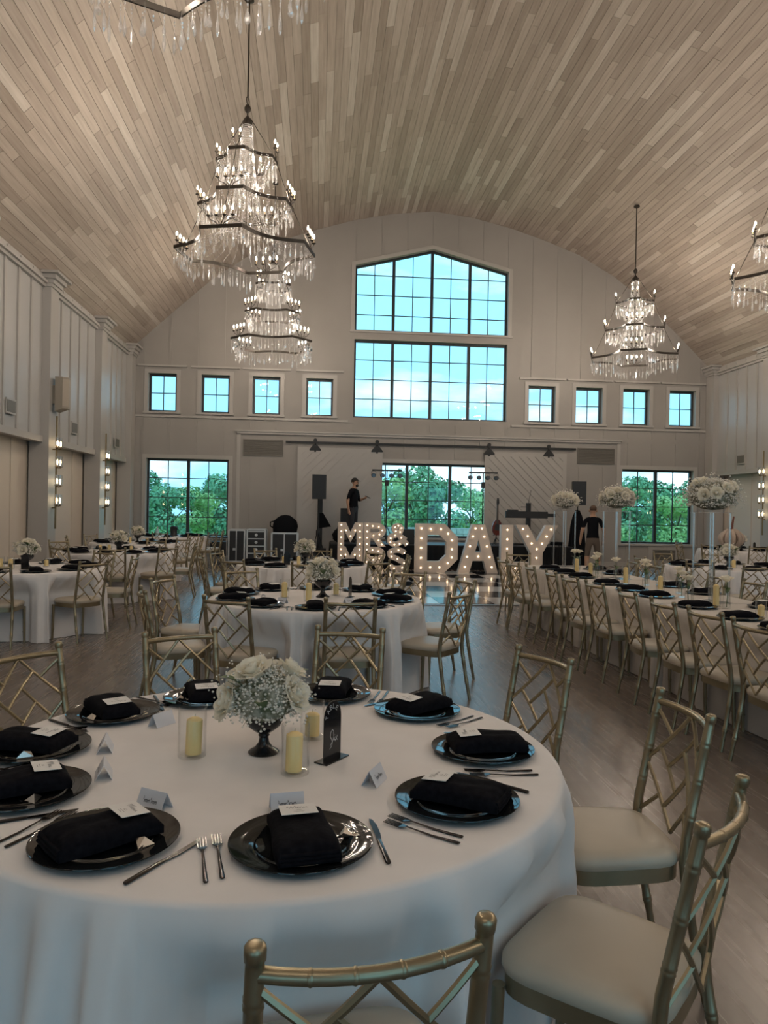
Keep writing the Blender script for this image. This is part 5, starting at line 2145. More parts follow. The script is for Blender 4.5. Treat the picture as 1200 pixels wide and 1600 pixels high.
# ------------------------------------------------------------------ sconces
def sconce(side, y, label):
    xf = XL + 0.16 if side < 0 else XR - 0.16
    t = thing('wall_sconce', label, 'wall lamp', (xf, y, 0), 0 if side < 0 else PI, 'tall wall sconces')
    MB().tube([(0.07, 0, 1.06), (0.07, 0, 3.22)], 0.017, 8).build('pole', M['brass'], t, True)
    for z in (1.46, 2.58):
        MB().tube([(0.0, 0, z), (0.07, 0, z)], 0.012, 8).lathe([(0.0001, 0), (0.04, 0)], 10, (0, 0, z), False).build('bracket', M['brass'], t, True)
    gl = MB().lathe([(0.042, 0), (0.042, 0.20)], 16, caps=False).mesh('glass_shade', M['acrylic'], True)
    bl = MB().lathe([(0.0005, 0.03), (0.010, 0.04), (0.015, 0.085), (0.011, 0.120), (0.0005, 0.135)], 8, caps=False).mesh('bulb', M['sconce_bulb'], True)
    for z in (1.52, 1.89, 2.25, 2.61):
        for s_ in (-1, 1):
            x_, y_ = 0.12, s_ * 0.085
            m = MB().tube([(0.07, 0, z - 0.02), (0.11, s_ * 0.05, z - 0.03), (x_, y_, z - 0.01)], 0.008, 6)
            m.lathe([(0.012, -0.03), (0.02, -0.012), (0.05, -0.004), (0.05, 0.0), (0.012, 0.004), (0.012, 0.03)], 14, (x_, y_, z))
            arm = m.build('lamp_cup', M['brass'], t, True)
            put('glass_shade', gl, arm, (x_, y_, z + 0.001))
            put('bulb', bl, arm, (x_, y_, z))
    return t


for side, ys in ((-1, (14.62, 17.92)), (1, (17.92, 14.62))):
    for k, y in enumerate(ys):
        if side < 0:
            sconce(side, y, 'tall brass wall sconce with four tiers of glass lamps, %s on left wall' % ('nearer one' if k == 0 else 'farther one'))
        else:
            sconce(side, y, 'tall brass wall sconce with four tiers of lamps on the right wall, %s' % ('far' if k == 0 else 'nearer'))
# wall speaker
t = thing('wall_speaker', 'beige wall speaker on the left column above the nearer sconce', 'speaker', (XL + 0.16, 14.66, 3.30))
MB().box(0.0, 0.06, -0.10, 0.10, 0.15, 0.5).build('bracket', M['beige_plastic'], t)
sp = MB()
pl = [(0.06, -0.15), (0.06, 0.15), (0.20, 0.15), (0.28, 0.06), (0.28, -0.06), (0.20, -0.15)]
sp.add([(x, y, 0.0 if x < 0.1 else 0.06) for x, y in pl] + [(x, y, 0.66) for x, y in pl], [tuple(reversed(range(6))), tuple(range(6, 12))] + [(k, (k + 1) % 6, 6 + (k + 1) % 6, 6 + k) for k in range(6)])
sp.build('cabinet', M['beige_plastic'], t)
MB().hexa([(0.203, -0.152, 0.10), (0.283, -0.058, 0.10), (0.283, 0.058, 0.10), (0.203, 0.152, 0.10), (0.203, -0.152, 0.62), (0.283, -0.058, 0.62), (0.283, 0.058, 0.62), (0.203, 0.152, 0.62)]).build('grille', mat('beige_grille', (0.38, 0.34, 0.29), 0.8), t)

# ------------------------------------------------------------------ marquee letters
def sweep(pts, w):
    """quads of a thick stroke in x,z with mitred joints"""
    n_ = len(pts)
    L_, R_ = [], []
    for i in range(n_):
        p = Vector(pts[i])
        d0 = (Vector(pts[i]) - Vector(pts[i - 1])).normalized() if i > 0 else None
        d1 = (Vector(pts[i + 1]) - Vector(pts[i])).normalized() if i < n_ - 1 else None
        d0 = d0 or d1
        d1 = d1 or d0
        t_ = (d0 + d1).normalized()
        nn = Vector((-t_.y, t_.x))
        c_ = max(0.5, nn.dot(Vector((-d0.y, d0.x))))
        L_.append(p + nn * (w / 2 / c_))
        R_.append(p - nn * (w / 2 / c_))
    return [[tuple(R_[i]), tuple(R_[i + 1]), tuple(L_[i + 1]), tuple(L_[i])] for i in range(n_ - 1)]


def arcp(cx, cz, rx, rz, a0, a1, n_=10):
    return [(cx + rx * math.cos(R(a0 + (a1 - a0) * k / n_)), cz + rz * math.sin(R(a0 + (a1 - a0) * k / n_))) for k in range(n_ + 1)]


def L_D():
    o = [(0, 0), (0.72, 0), (1.05, 0.33), (1.05, 0.87), (0.72, 1.2), (0, 1.2)]
    i = [(0.29, 0.28), (0.60, 0.28), (0.76, 0.44), (0.76, 0.76), (0.60, 0.92), (0.29, 0.92)]
    q = [[o[k], o[(k + 1) % 6], i[(k + 1) % 6], i[k]] for k in range(6)]
    b = [(0.14, 0.12 + 0.24 * k) for k in range(5)] + [(0.37, 1.07), (0.62, 1.07), (0.80, 0.96), (0.90, 0.80), (0.90, 0.58), (0.90, 0.38), (0.80, 0.24), (0.60, 0.13), (0.37, 0.13)]
    return q, b


def L_A():
    q = [[(0, 0), (0.28, 0), (0.60, 1.2), (0.34, 1.2)], [(0.72, 0), (1.0, 0), (0.66, 1.2), (0.40, 1.2)], [(0.25, 0.30), (0.75, 0.30), (0.69, 0.52), (0.31, 0.52)]]
    b = [(0.17, 0.15), (0.22, 0.40), (0.29, 0.66), (0.36, 0.90), (0.42, 1.10), (0.58, 1.10), (0.64, 0.90), (0.71, 0.66), (0.78, 0.40), (0.84, 0.15), (0.5, 0.41)]
    return q, b


def L_L():
    q = [[(0, 0), (0.3, 0), (0.3, 1.2), (0, 1.2)], [(0.3, 0), (0.70, 0), (0.70, 0.28), (0.3, 0.28)]]
    return q, [(0.15, 0.14 + 0.235 * k) for k in range(5)] + [(0.36, 0.14), (0.57, 0.14)]


def L_Y():
    q = [[(0.38, 0), (0.68, 0), (0.68, 0.56), (0.38, 0.56)], [(0.38, 0.50), (0.68, 0.50), (0.60, 0.66), (0.30, 1.2), (0, 1.2)][0:2] + [(0.30, 1.2), (0.0, 1.2)],
         [(0.38, 0.50), (0.68, 0.50), (1.06, 1.2), (0.76, 1.2)]]
    b = [(0.53, 0.14), (0.53, 0.38), (0.53, 0.60), (0.40, 0.74), (0.30, 0.92), (0.18, 1.10), (0.66, 0.74), (0.77, 0.92), (0.88, 1.10)]
    return q, b


def L_M():
    q = [[(0, 0), (0.16, 0), (0.16, 0.6), (0, 0.6)], [(0.47, 0), (0.63, 0), (0.63, 0.6), (0.47, 0.6)],
         [(0.06, 0.6), (0.20, 0.6), (0.315, 0.36), (0.315, 0.10)], [(0.57, 0.6), (0.315, 0.10), (0.315, 0.36), (0.43, 0.6)]]
    q[3] = [(0.315, 0.10), (0.57, 0.6), (0.43, 0.6), (0.315, 0.36)]
    b = [(0.08, 0.07 + 0.155 * k) for k in range(4)] + [(0.55, 0.07 + 0.155 * k) for k in range(4)] + [(0.20, 0.40), (0.315, 0.26), (0.43, 0.40)]
    return q, b


def L_R():
    q = [[(0, 0), (0.16, 0), (0.16, 0.6), (0, 0.6)]]
    q += sweep([(0.14, 0.525)] + arcp(0.33, 0.405, 0.145, 0.12, 90, -90, 10) + [(0.14, 0.285)], 0.15)
    q += [[(0.18, 0.26), (0.36, 0.26), (0.56, 0.0), (0.37, 0.0)]]
    b = [(0.08, 0.07 + 0.155 * k) for k in range(4)] + [(0.22, 0.52), (0.37, 0.50), (0.46, 0.41), (0.39, 0.31), (0.24, 0.28), (0.37, 0.16), (0.45, 0.06)]
    return q, b


def L_AMP():
    path = [(0.52, 0.06), (0.36, 0.24), (0.20, 0.42)] + arcp(0.27, 0.46, 0.09, 0.075, 200, -20, 10) + [(0.33, 0.37), (0.20, 0.29)] + arcp(0.21, 0.18, 0.14, 0.115, 110, 290, 10) + [(0.36, 0.13), (0.46, 0.27)]
    q = sweep(path, 0.13)
    b = [(0.50, 0.08), (0.36, 0.24), (0.22, 0.40), (0.20, 0.50), (0.28, 0.54), (0.36, 0.48), (0.33, 0.38), (0.20, 0.29), (0.09, 0.22), (0.09, 0.12), (0.19, 0.06), (0.32, 0.08)]
    return q, b


def L_S():
    path = arcp(0.27, 0.43, 0.185, 0.10, 15, 250, 14) + [(0.27, 0.31)] + arcp(0.27, 0.17, 0.185, 0.105, 70, -165, 14)
    q = sweep(path, 0.135)
    b = [path[k] for k in (0, 4, 8, 12, 15, 19, 23, 27, 30)]
    return q, b


ME_LB = MB().ball((0, 0, 0), 0.0145, 8, 6).mesh('bulb', M['letter_bulb'], True)


def marquee(label, shape, x, y, z, depth, sx=1.0):
    q, b = shape
    t = thing('marquee_letter', label, 'letter', (x, y, z), 0, 'lit marquee letters')
    sh, fc = MB(), MB()
    for pi_, poly in enumerate(q):
        dn = 0.0012 * (pi_ % 7)
        poly = [(p[0] * sx, p[1]) for p in poly]
        area = sum(poly[i][0] * poly[(i + 1) % len(poly)][1] - poly[(i + 1) % len(poly)][0] * poly[i][1] for i in range(len(poly)))
        if area < 0:
            poly = poly[::-1]
        n_ = len(poly)
        sh.add([(a, -depth / 2 + 0.010 + dn, c) for a, c in poly] + [(a, depth / 2 - dn, c) for a, c in poly],
               [tuple(range(n_)), tuple(reversed(range(n_, 2 * n_)))] + [(k, n_ + k, n_ + (k + 1) % n_, (k + 1) % n_) for k in range(n_)])
        fc.prism(poly, -depth / 2 - 0.004 + dn, -depth / 2 + 0.0095 + dn)
    sh.build('shell', M['letter_white'], t)
    fc.build('face', M['letter_face'], t)
    for p in b:
        put('bulb', ME_LB, t, (p[0] * sx, -depth / 2 - 0.012, p[1]), None, (1, 1, 1) if depth > 0.18 else (0.68,) * 3)
    return t


ZD = 0.019
marquee('large white lit letter D with bulbs', L_D(), 2.40, 17.92, ZD, 0.20)
marquee('large white lit letter A with bulbs', L_A(), 3.46, 17.92, ZD, 0.20)
marquee('large white lit letter L with bulbs', L_L(), 4.53, 17.92, ZD, 0.20)
marquee('large white lit letter Y with bulbs', L_Y(), 4.95, 18.14, ZD, 0.20, 1.03)
yM = 18.45
marquee('small white lit letter M in the bottom row', L_M(), 0.52, yM, 0.0, 0.16)
marquee('small white lit letter R in the bottom row', L_R(), 1.17, yM, 0.0, 0.16)
marquee('small white lit letter S in the bottom row', L_S(), 1.75, yM, 0.0, 0.16)
marquee('small white lit letter M in the top row', L_M(), 0.52, yM, 0.605, 0.16)
marquee('small white lit letter R in the top row', L_R(), 1.17, yM, 0.605, 0.16)
marquee('small white lit ampersand in the top row', L_AMP(), 1.75, yM, 0.605, 0.16)


# ------------------------------------------------------------------ stage equipment
def speaker_box(name, x, y, z, rz, label):
    t = thing(name, label, 'speaker', (x, y, z), rz)
    w, h, d = 0.185, 0.64, 0.17
    pl = [(-w, -d), (w, -d), (w * 0.72, d), (-w * 0.72, d)]
    MB().add([(a, b, 0) for a, b in pl] + [(a, b, h) for a, b in pl], [(3, 2, 1, 0), (4, 5, 6, 7)] + [(k, (k + 1) % 4, 4 + (k + 1) % 4, 4 + k) for k in range(4)]).build('cabinet', M['black_plastic'], t)
    MB().box(-w + 0.015, w - 0.015, -d - 0.008, -d, 0.015, h - 0.015).build('grille', mat('speaker_grille', (0.02, 0.024, 0.03), 0.5, 0.3), t)
    return t


def tripod(x, y, z0, h, label, spread=0.42, name='speaker_stand'):
    t = thing(name, label, 'stand', (x, y, z0))
    MB().tube([(0, 0, 0.12), (0, 0, h * 0.6)], 0.02, 8).tube([(0, 0, h * 0.6), (0, 0, h)], 0.015, 8).build('pole', M['black_metal'], t, True)
    MB().lathe([(0.03, h * 0.45), (0.045, h * 0.47), (0.045, h * 0.53), (0.03, h * 0.55)], 10).build('collar', M['black_metal'], t, True)
    for k in range(3):
        a = 2 * PI * k / 3 + 0.4
        MB().tube([(0.03 * math.cos(a), 0.03 * math.sin(a), h * 0.48), (spread * math.cos(a), spread * math.sin(a), 0.015)], 0.012, 6).build('leg', M['black_metal'], t, True)
        MB().tube([(0, 0, 0.15), (spread * 0.55 * math.cos(a), spread * 0.55 * math.sin(a), h * 0.22)], 0.008, 6).build('brace', M['black_metal'], t, True)
    return t


tripod(0.02, 19.55, 0, 1.79, 'black tripod stand holding the left stage speaker', 0.30)
speaker_box('loudspeaker', 0.02, 19.55, 1.79, R(6), 'black loudspeaker on a tripod left of the stage')
tripod(7.08, 19.55, 0, 1.76, 'black tripod stand under the draped cloth right of stage', 0.24)
speaker_box('loudspeaker', 7.08, 19.55, 1.76, R(-6), 'black loudspeaker on a draped stand right of the stage')
# cloth drape on the right stand
n_ = 40
rings = []
for z, r in ((1.62, 0.05), (1.45, 0.12), (1.2, 0.17), (0.8, 0.20), (0.4, 0.24), (0.02, 0.27)):
    rings.append([((r * (1 + 0.12 * math.sin(7 * 2 * PI * k / n_))) * math.cos(2 * PI * k / n_), (r * (1 + 0.12 * math.sin(7 * 2 * PI * k / n_))) * math.sin(2 * PI * k / n_), z) for k in range(n_)])
mb = MB()
mb.add([p for r in rings for p in r], [(i * n_ + k, (i + 1) * n_ + k, (i + 1) * n_ + (k + 1) % n_, i * n_ + (k + 1) % n_) for i in range(5) for k in range(n_)])
o = mb.build('stand_drape', M['black_cloth'], None, True, loc=(7.08, 19.55, 0))
tag(o, 'black cloth draped to the floor over the right speaker stand', 'cloth')
# second slim column speaker and bag beside the left stand
t = thing('column_speaker', 'slim black column speaker behind the left tripod', 'speaker', (0.08, 20.28, 0))
MB().box(-0.06, 0.06, -0.06, 0.06, 0.45, 1.80).build('column', M['black_plastic'], t)
MB().box(-0.17, 0.17, -0.22, 0.22, 0, 0.45).build('subwoofer', M['black_plastic'], t)
MB().prism([(-0.02, 1.0), (0.30, 1.05), (0.08, 1.42), (-0.02, 1.42)], -0.07, -0.06).build('hanging_cloth', M['black_cloth'], t)


def floor_monitor(x, y, z, rz, label):
    t = thing('stage_monitor', label, 'speaker', (x, y, z), rz)
    pl = [(-0.17, 0), (0.17, 0), (0.17, 0.20), (0.0, 0.40), (-0.17, 0.40)]
    MB().prism(pl, -0.25, 0.25).build('cabinet', M['black_plastic'], t)
    MB().add([(0.172, -0.23, 0.205), (0.172, 0.23, 0.205), (0.006, 0.23, 0.401), (0.006, -0.23, 0.401)], [(0, 1, 2, 3)]).build('grille', M['case_black'], t)
    return t


# amp behind the performer
t = thing('guitar_amplifier', 'tall black amplifier behind the man on stage', 'amplifier', (0.80, 20.35, SZ))
MB().box(-0.16, 0.16, -0.14, 0.14, 0, 0.92).build('cabinet', M['black_plastic'], t)
MB().box(-0.14, 0.14, -0.15, -0.14, 0.05, 0.86).build('grille', M['case_black'], t)
floor_monitor(2.3, 19.35, SZ, R(90), 'black wedge stage monitor behind the small letters')
t = thing('equipment_bag', 'dark soft equipment bag heaped at the left end of the stage', 'bag', (0.62, 19.30, SZ))
noise_lump(MB().ball((0, 0, 0.2), 0.22, 14, 9, 0.9)).build('body', M['black_cloth'], t, True)
MB().tube([(-0.1, 0, 0.36), (-0.05, 0, 0.50), (0.08, 0, 0.50), (0.1, 0, 0.36)], 0.015, 6).build('handle', M['black_cloth'], t, True)
MB().box(0.02, 0.16, -0.235, -0.205, 0.1, 0.28).build('pocket', M['vent'], t)


def light_bar(x, y, label, label2):
    t = thing('lighting_stand', label, 'stage light', (x, y, SZ))
    h = 2.60 - SZ
    MB().tube([(0, 0, 0.1), (0, 0, h - 0.02)], 0.016, 8).build('pole', M['black_metal'], t, True)
    for k in range(3):
        a = 2 * PI * k / 3 + 0.5
        MB().tube([(0, 0, 0.5), (0.26 * math.cos(a), 0.26 * math.sin(a), 0.015)], 0.011, 6).build('leg', M['black_metal'], t, True)
    MB().box(-0.40, 0.40, -0.02, 0.02, h - 0.02, h + 0.02).build('cross_bar', M['black_metal'], t)
    MB().box(-0.05, 0.05, -0.03, 0.03, h - 0.42, h - 0.26).build('control_box', M['black_plastic'], t)
    for k in range(4):
        xx = -0.36 + 0.24 * k
        m = MB()
        m.tube([(xx, 0.05, h - 0.14), (xx, -0.06, h - 0.145)], 0.058, 14)
        m.tube([(xx - 0.062, 0, h - 0.14), (xx - 0.062, 0, h - 0.04), (xx, 0, h - 0.02), (xx + 0.062, 0, h - 0.04), (xx + 0.062, 0, h - 0.14)], 0.005, 5)
        can = m.build('lamp_head', M['black_plastic'], t, True)
        m2 = MB()
        for j in range(7):
            a = 2 * PI * j / 6
            q = 0 if j == 6 else 0.032
            m2.tube([(xx + q * math.cos(a), -0.061, h - 0.145 + q * math.sin(a)), (xx + q * math.cos(a), -0.066, h - 0.145 + q * math.sin(a))], 0.011, 8)
        m2.build('lens', M['lens'], can, True)
    return t


light_bar(1.85, 19.75, 'black stand with four round stage lights, left of the stage window', '')
light_bar(4.50, 19.80, 'black stand with four round stage lights, right of the stage window', '')

# guitar on its stand
t = thing('guitar_stand', 'small black guitar stand on the stage', 'stand', (4.86, 19.60, SZ))
MB().tube([(0, 0.10, 0), (0, 0.08, 0.42)], 0.012, 6).build('pole', M['black_metal'], t, True)
for a in (-130, -50, 90):
    MB().tube([(0, 0.09, 0.2), (0.2 * math.cos(R(a)), 0.09 + 0.2 * math.sin(R(a)), 0.01)], 0.009, 6).build('leg', M['black_metal'], t, True)
for s_ in (-1, 1):
    MB().tube([(0, 0.08, 0.28), (s_ * 0.09, 0.04, 0.26), (s_ * 0.09, -0.03, 0.27)], 0.009, 6).build('cradle_arm', M['black_metal'], t, True)
t = thing('electric_guitar', 'red brown electric guitar upright on a stand', 'guitar', (4.86, 19.595, SZ + 0.28), 0)
body = []
for k in range(28):
    a = 2 * PI * k / 28
    r = 0.165 * (1 + 0.18 * math.cos(2 * a) * -1 + 0.10 * math.sin(a) * -1)
    body.append((r * math.cos(a) * (1.0 if math.sin(a) < 0.4 else 0.92), 0.21 + 1.1 * r * math.sin(a)))
MB().prism(body, -0.02, 0.022).build('body', M['guitar'], t)
MB().prism([(-0.07, 0.12), (0.08, 0.10), (0.10, 0.24), (0.0, 0.30), (-0.06, 0.26)], -0.024, -0.0205).build('pickguard', M['black_plastic'], t)
MB().prism([(-0.027, 0.30), (0.027, 0.30), (0.021, 0.80), (-0.021, 0.80)], -0.03, -0.006).build('neck', mat('guitar_neck', (0.05, 0.03, 0.02), 0.4), t)
MB().prism([(-0.022, 0.80), (0.022, 0.80), (0.045, 0.86), (0.03, 0.985), (-0.02, 0.99), (-0.03, 0.86)], -0.026, -0.010).build('headstock', M['black_plastic'], t)
# keyboard case on stand
t = thing('keyboard_stand', 'black single post keyboard stand right of the guitar', 'stand', (5.72, 19.60, SZ))
MB().box(-0.055, 0.055, -0.05, 0.05, 0, 1.15).build('post', M['black_metal'], t)
for s_ in (-1, 1):
    MB().box(min(0.055 * s_, 0.4 * s_), max(0.055 * s_, 0.4 * s_), -0.04, 0.04, 0, 0.05).build('foot', M['black_metal'], t)
MB().tube([(0.0, 0, 1.15), (0.02, 0, 1.28), (0.06, -0.02, 1.5)], 0.006, 6).build('boom', M['black_metal'], t, True)
MB().box(-0.20, -0.055, -0.02, 0.02, 1.03, 1.05).build('side_arm', M['black_metal'], t)
t = thing('keyboard', 'long black keyboard held edge on across the stand', 'keyboard', (5.72, 19.505, SZ + 0.76))
MB().box(-0.66, 0.50, -0.043, 0.043, -0.02, 0.16).build('body', M['black_plastic'], t)
MB().box(-0.60, -0.32, -0.05, 0.05, 0.16, 0.20).build('control_pod', M['black_plastic'], t)
MB().box(0.50, 0.72, -0.03, 0.03, 0.02, 0.11).build('end_block', M['black_plastic'], t)
MB().box(-0.5, 0.46, -0.047, -0.043, 0.0, 0.06).build('key_strip', M['case_black'], t)
# floor box near the letter Y
t = thing('stage_chair', 'small black stool behind the letter Y', 'stool', (6.20, 18.60, 0))
MB().lathe([(0.0001, 0.70), (0.17, 0.70), (0.18, 0.73), (0.17, 0.78), (0.0001, 0.79)], 20, caps=False).build('seat', M['black_cloth'], t, True)
for k in range(4):
    a = PI / 4 + k * PI / 2
    MB().tube([(0.12 * math.cos(a), 0.12 * math.sin(a), 0.70), (0.2 * math.cos(a), 0.2 * math.sin(a), 0)], 0.012, 6).build('leg', M['black_metal'], t, True)


# road cases by the left wall
def road_case(x, y, w, d, h, label, drawers=0, door=False):
    t = thing('road_case', label, 'case', (x, y, 0))
    z0 = 0.08
    MB().box(-w / 2, w / 2, -d / 2, d / 2, z0, h).build('body', M['case_black'], t)
    e = 0.022
    for sx in (-1, 1):
        for sy in (-1, 1):
            MB().box(sx * w / 2 - e, sx * w / 2 + e if sx > 0 else sx * w / 2 + e, sy * d / 2 - e, sy * d / 2 + e, z0 - 0.002, h + 0.002).build('corner_edging', M['steel_case'], t)
            MB().lathe([(0.035, 0.0), (0.04, 0.04), (0.035, 0.078)], 10, (sx * (w / 2 - 0.06), sy * (d / 2 - 0.06), 0)).build('caster', M['black_plastic'], t, True)
    for z in (z0, h):
        for sy in (-1, 1):
            MB().box(-w / 2, w / 2, sy * d / 2 - e * 0.8, sy * d / 2 + e * 0.8, z - e, z + e).build('edging', M['steel_case'], t)
    for k in range(drawers):
        hh = (h - z0 - 0.08) / drawers
        za = z0 + 0.05 + hh * k
        dr = MB().box(-w / 2 + 0.035, w / 2 - 0.035, -d / 2 - 0.015, -d / 2, za, za + hh - 0.035).build('drawer', M['case_black'], t)
        MB().box(-w / 2 + 0.03, w / 2 - 0.03, -d / 2 - 0.018, -d / 2, za + hh - 0.032, za + hh - 0.004).build('drawer_rail', M['steel_case'], t)
        MB().lathe([(0.04, 0), (0.04, 0.012), (0.02, 0.014)], 12, (0, 0, 0)).build('latch', M['steel_case'], dr, True, loc=(0, -d / 2 - 0.013, za + hh * 0.42), rot=(R(90), 0, 0))
    if door:
        dd = MB().box(-w / 2 + 0.03, -0.02, -d / 2 - 0.012, -d / 2, z0 + 0.03, h - 0.03).build('panel_door', M['case_black'], t)
        MB().box(-0.10, -0.03, -d / 2 - 0.018, -d / 2, z0 + 0.3, z0 + 0.36).build('latch', M['steel_case'], dd)
        MB().box(-0.02, 0.005, -d / 2 - 0.014, -d / 2, z0, h).build('edging', M['steel_case'], t)
    return t


road_case(-2.14, 20.25, 0.42, 0.5, 0.92, 'black road case with light ridges beside the drawer case', 0, True)
road_case(-1.62, 20.20, 0.48, 0.5, 0.94, 'drawer road case with three silver rimmed drawers', 4)
road_case(-0.86, 20.10, 0.68, 0.55, 0.86, 'wheeled black road case under the dark covered dome', 0, True)
t = thing('covered_gear', 'dark cloth covered mound of gear on the road case', 'bag', (-0.86, 20.10, 0.884))
mb = MB()
prof_ = [(0.32, 0.0), (0.33, 0.16), (0.30, 0.30), (0.22, 0.38), (0.12, 0.45), (0.0005, 0.47)]
mb.lathe(prof_, 20, caps=True)
r_ = random.Random(3)
mb.v = [(x * (1 + r_.uniform(-0.05, 0.05)), y * 0.75 * (1 + r_.uniform(-0.05, 0.05)), z) for x, y, z in mb.v]
mb.build('cover', M['black_cloth'], t, True)
MB().tube([(-0.30, 0, 0.1), (-0.40, 0, 0.16), (-0.40, 0, 0.26), (-0.28, 0, 0.3)], 0.02, 6).build('strap', M['black_cloth'], t, True)
# low black table with gear under the left window
t = thing('gear_cart', 'low black framed cart under the left corner window', 'cart', (-2.63, 20.20, 0))
for sx in (-0.22, 0.22):
    for sy in (-0.2, 0.2):
        MB().tube([(sx, sy, 0), (sx, sy, 0.72)], 0.014, 6).build('leg', M['steel_case'], t, True)
MB().box(-0.24, 0.24, -0.22, 0.22, 0.70, 0.73).build('top', M['case_black'], t)
MB().box(-0.23, 0.23, -0.21, 0.21, 0.22, 0.60).build('bin', M['case_black'], t)


# ------------------------------------------------------------------ people
def person(name, label, loc, rz, J, E_, rad, matfn, mats, root):
    names = list(J)
    me = bpy.data.meshes.new('body')
    me.from_pydata([J[k] for k in names], [(names.index(a), names.index(b)) for a, b in E_], [])
    ob = bpy.data.objects.new('body_rig', me)
    COL.objects.link(ob)
    sk_ = ob.modifiers.new('skin', 'SKIN')
    sk_.use_smooth_shade = True
    sv = me.skin_vertices[0].data
    for i, k in enumerate(names):
        sv[i].radius = rad[k] if isinstance(rad[k], tuple) else (rad[k], rad[k])
        sv[i].use_root = (k == root)
    sub = ob.modifiers.new('sub', 'SUBSURF')
    sub.levels = 2
    sub.render_levels = 2
    dg = bpy.context.evaluated_depsgraph_get()
    ev = ob.evaluated_get(dg)
    m2 = bpy.data.meshes.new_from_object(ev)
    m2.name = 'body'
    bpy.data.objects.remove(ob)
    m2.materials.clear()
    for m in mats:
        m2.materials.append(m)
    for p in m2.polygons:
        p.use_smooth = True
        p.material_index = matfn(p.center)
    t = thing(name, label, 'person', loc, rz)
    put('body', m2, t)
    return t


def human(arm_l, arm_r, lean=0.0, stance=0.10, headtilt=0.0):
    """facing -y; arm = list of elbow, wrist, hand points (x,y,z)"""
    J = {'pelvis': (0, 0, 0.93), 'waist': (0, -0.005 - lean * 0.3, 1.08), 'chest': (0, -0.005 - lean * 0.7, 1.27), 'upper': (0, -lean, 1.40), 'neck': (0, -lean - 0.005, 1.475),
         'jaw': (0, -lean - 0.03 - headtilt * 0.3, 1.545), 'skull': (0, -lean - 0.015 - headtilt, 1.63), 'crown': (0, -lean - headtilt, 1.685)}
    rad = {'pelvis': (0.145, 0.105), 'waist': (0.135, 0.10), 'chest': (0.155, 0.115), 'upper': (0.12, 0.085), 'neck': 0.055, 'jaw': (0.062, 0.075), 'skull': (0.078, 0.092), 'crown': (0.055, 0.065)}
    E_ = [('pelvis', 'waist'), ('waist', 'chest'), ('chest', 'upper'), ('upper', 'neck'), ('neck', 'jaw'), ('jaw', 'skull'), ('skull', 'crown')]
    for s_, arm, q in ((-1, arm_l, 'l'), (1, arm_r, 'r')):
        J['sh' + q] = (s_ * 0.165, -lean, 1.385); rad['sh' + q] = 0.062
        J['el' + q], J['wr' + q], J['ha' + q] = arm
        rad['el' + q], rad['wr' + q], rad['ha' + q] = 0.043, 0.030, 0.030
        E_ += [('upper', 'sh' + q), ('sh' + q, 'el' + q), ('el' + q, 'wr' + q), ('wr' + q, 'ha' + q)]
        h = Vector(J['ha' + q])
        w = Vector(J['wr' + q])
        d = (h - w).normalized()
        side = d.cross(Vector((1, 0, 0)))
        side = side.normalized() if side.length > 0.1 else Vector((0, 1, 0))
        for f, (o_, l_) in enumerate(((-0.024, 0.062), (-0.008, 0.072), (0.008, 0.068), (0.024, 0.055))):
            nm = 'fi%d%s' % (f, q)
            J[nm] = tuple(h + side * o_ + d * l_ + Vector((-s_ * 0.012, 0, 0)))
            rad[nm] = 0.0085
            E_.append(('ha' + q, nm))
        J['th' + q] = tuple(h - d * 0.01 + side * -0.05 + d * 0.03)
        rad['th' + q] = 0.0095
        E_.append(('ha' + q, 'th' + q))
        J['hip' + q] = (s_ * 0.09, 0, 0.86); rad['hip' + q] = 0.092
        J['kn' + q] = (s_ * stance, -0.015, 0.48); rad['kn' + q] = 0.060
        J['ca' + q] = (s_ * (stance + 0.004), 0.012, 0.34); rad['ca' + q] = 0.056
        J['an' + q] = (s_ * (stance + 0.01), 0.02, 0.075); rad['an' + q] = 0.040
        J['to' + q] = (s_ * (stance + 0.03), -0.15, 0.035); rad['to' + q] = (0.042, 0.032)
        E_ += [('pelvis', 'hip' + q), ('hip' + q, 'kn' + q), ('kn' + q, 'ca' + q), ('ca' + q, 'an' + q), ('an' + q, 'to' + q)]
    return J, E_, rad


# man on the stage, reading his phone
J, E_, rad = human([(-0.235, 0.05, 1.12), (-0.22, 0.02, 0.885), (-0.215, 0.0, 0.81)], [(0.215, -0.05, 1.13), (0.10, -0.27, 1.19), (0.06, -0.335, 1.215)], 0.01, 0.10, 0.035)


def mf1(c):
    if c.z < 0.10:
        return 3
    ax = abs(c.x)
    if c.z > 1.455:
        return 0
    if c.z < 0.95 and ax < 0.19:
        return 2
    if c.x < -0.17 and c.z < 1.17:
        return 0
    if c.x > 0.0 and c.y < -0.135 and c.z > 1.0:
        return 0
    return 1


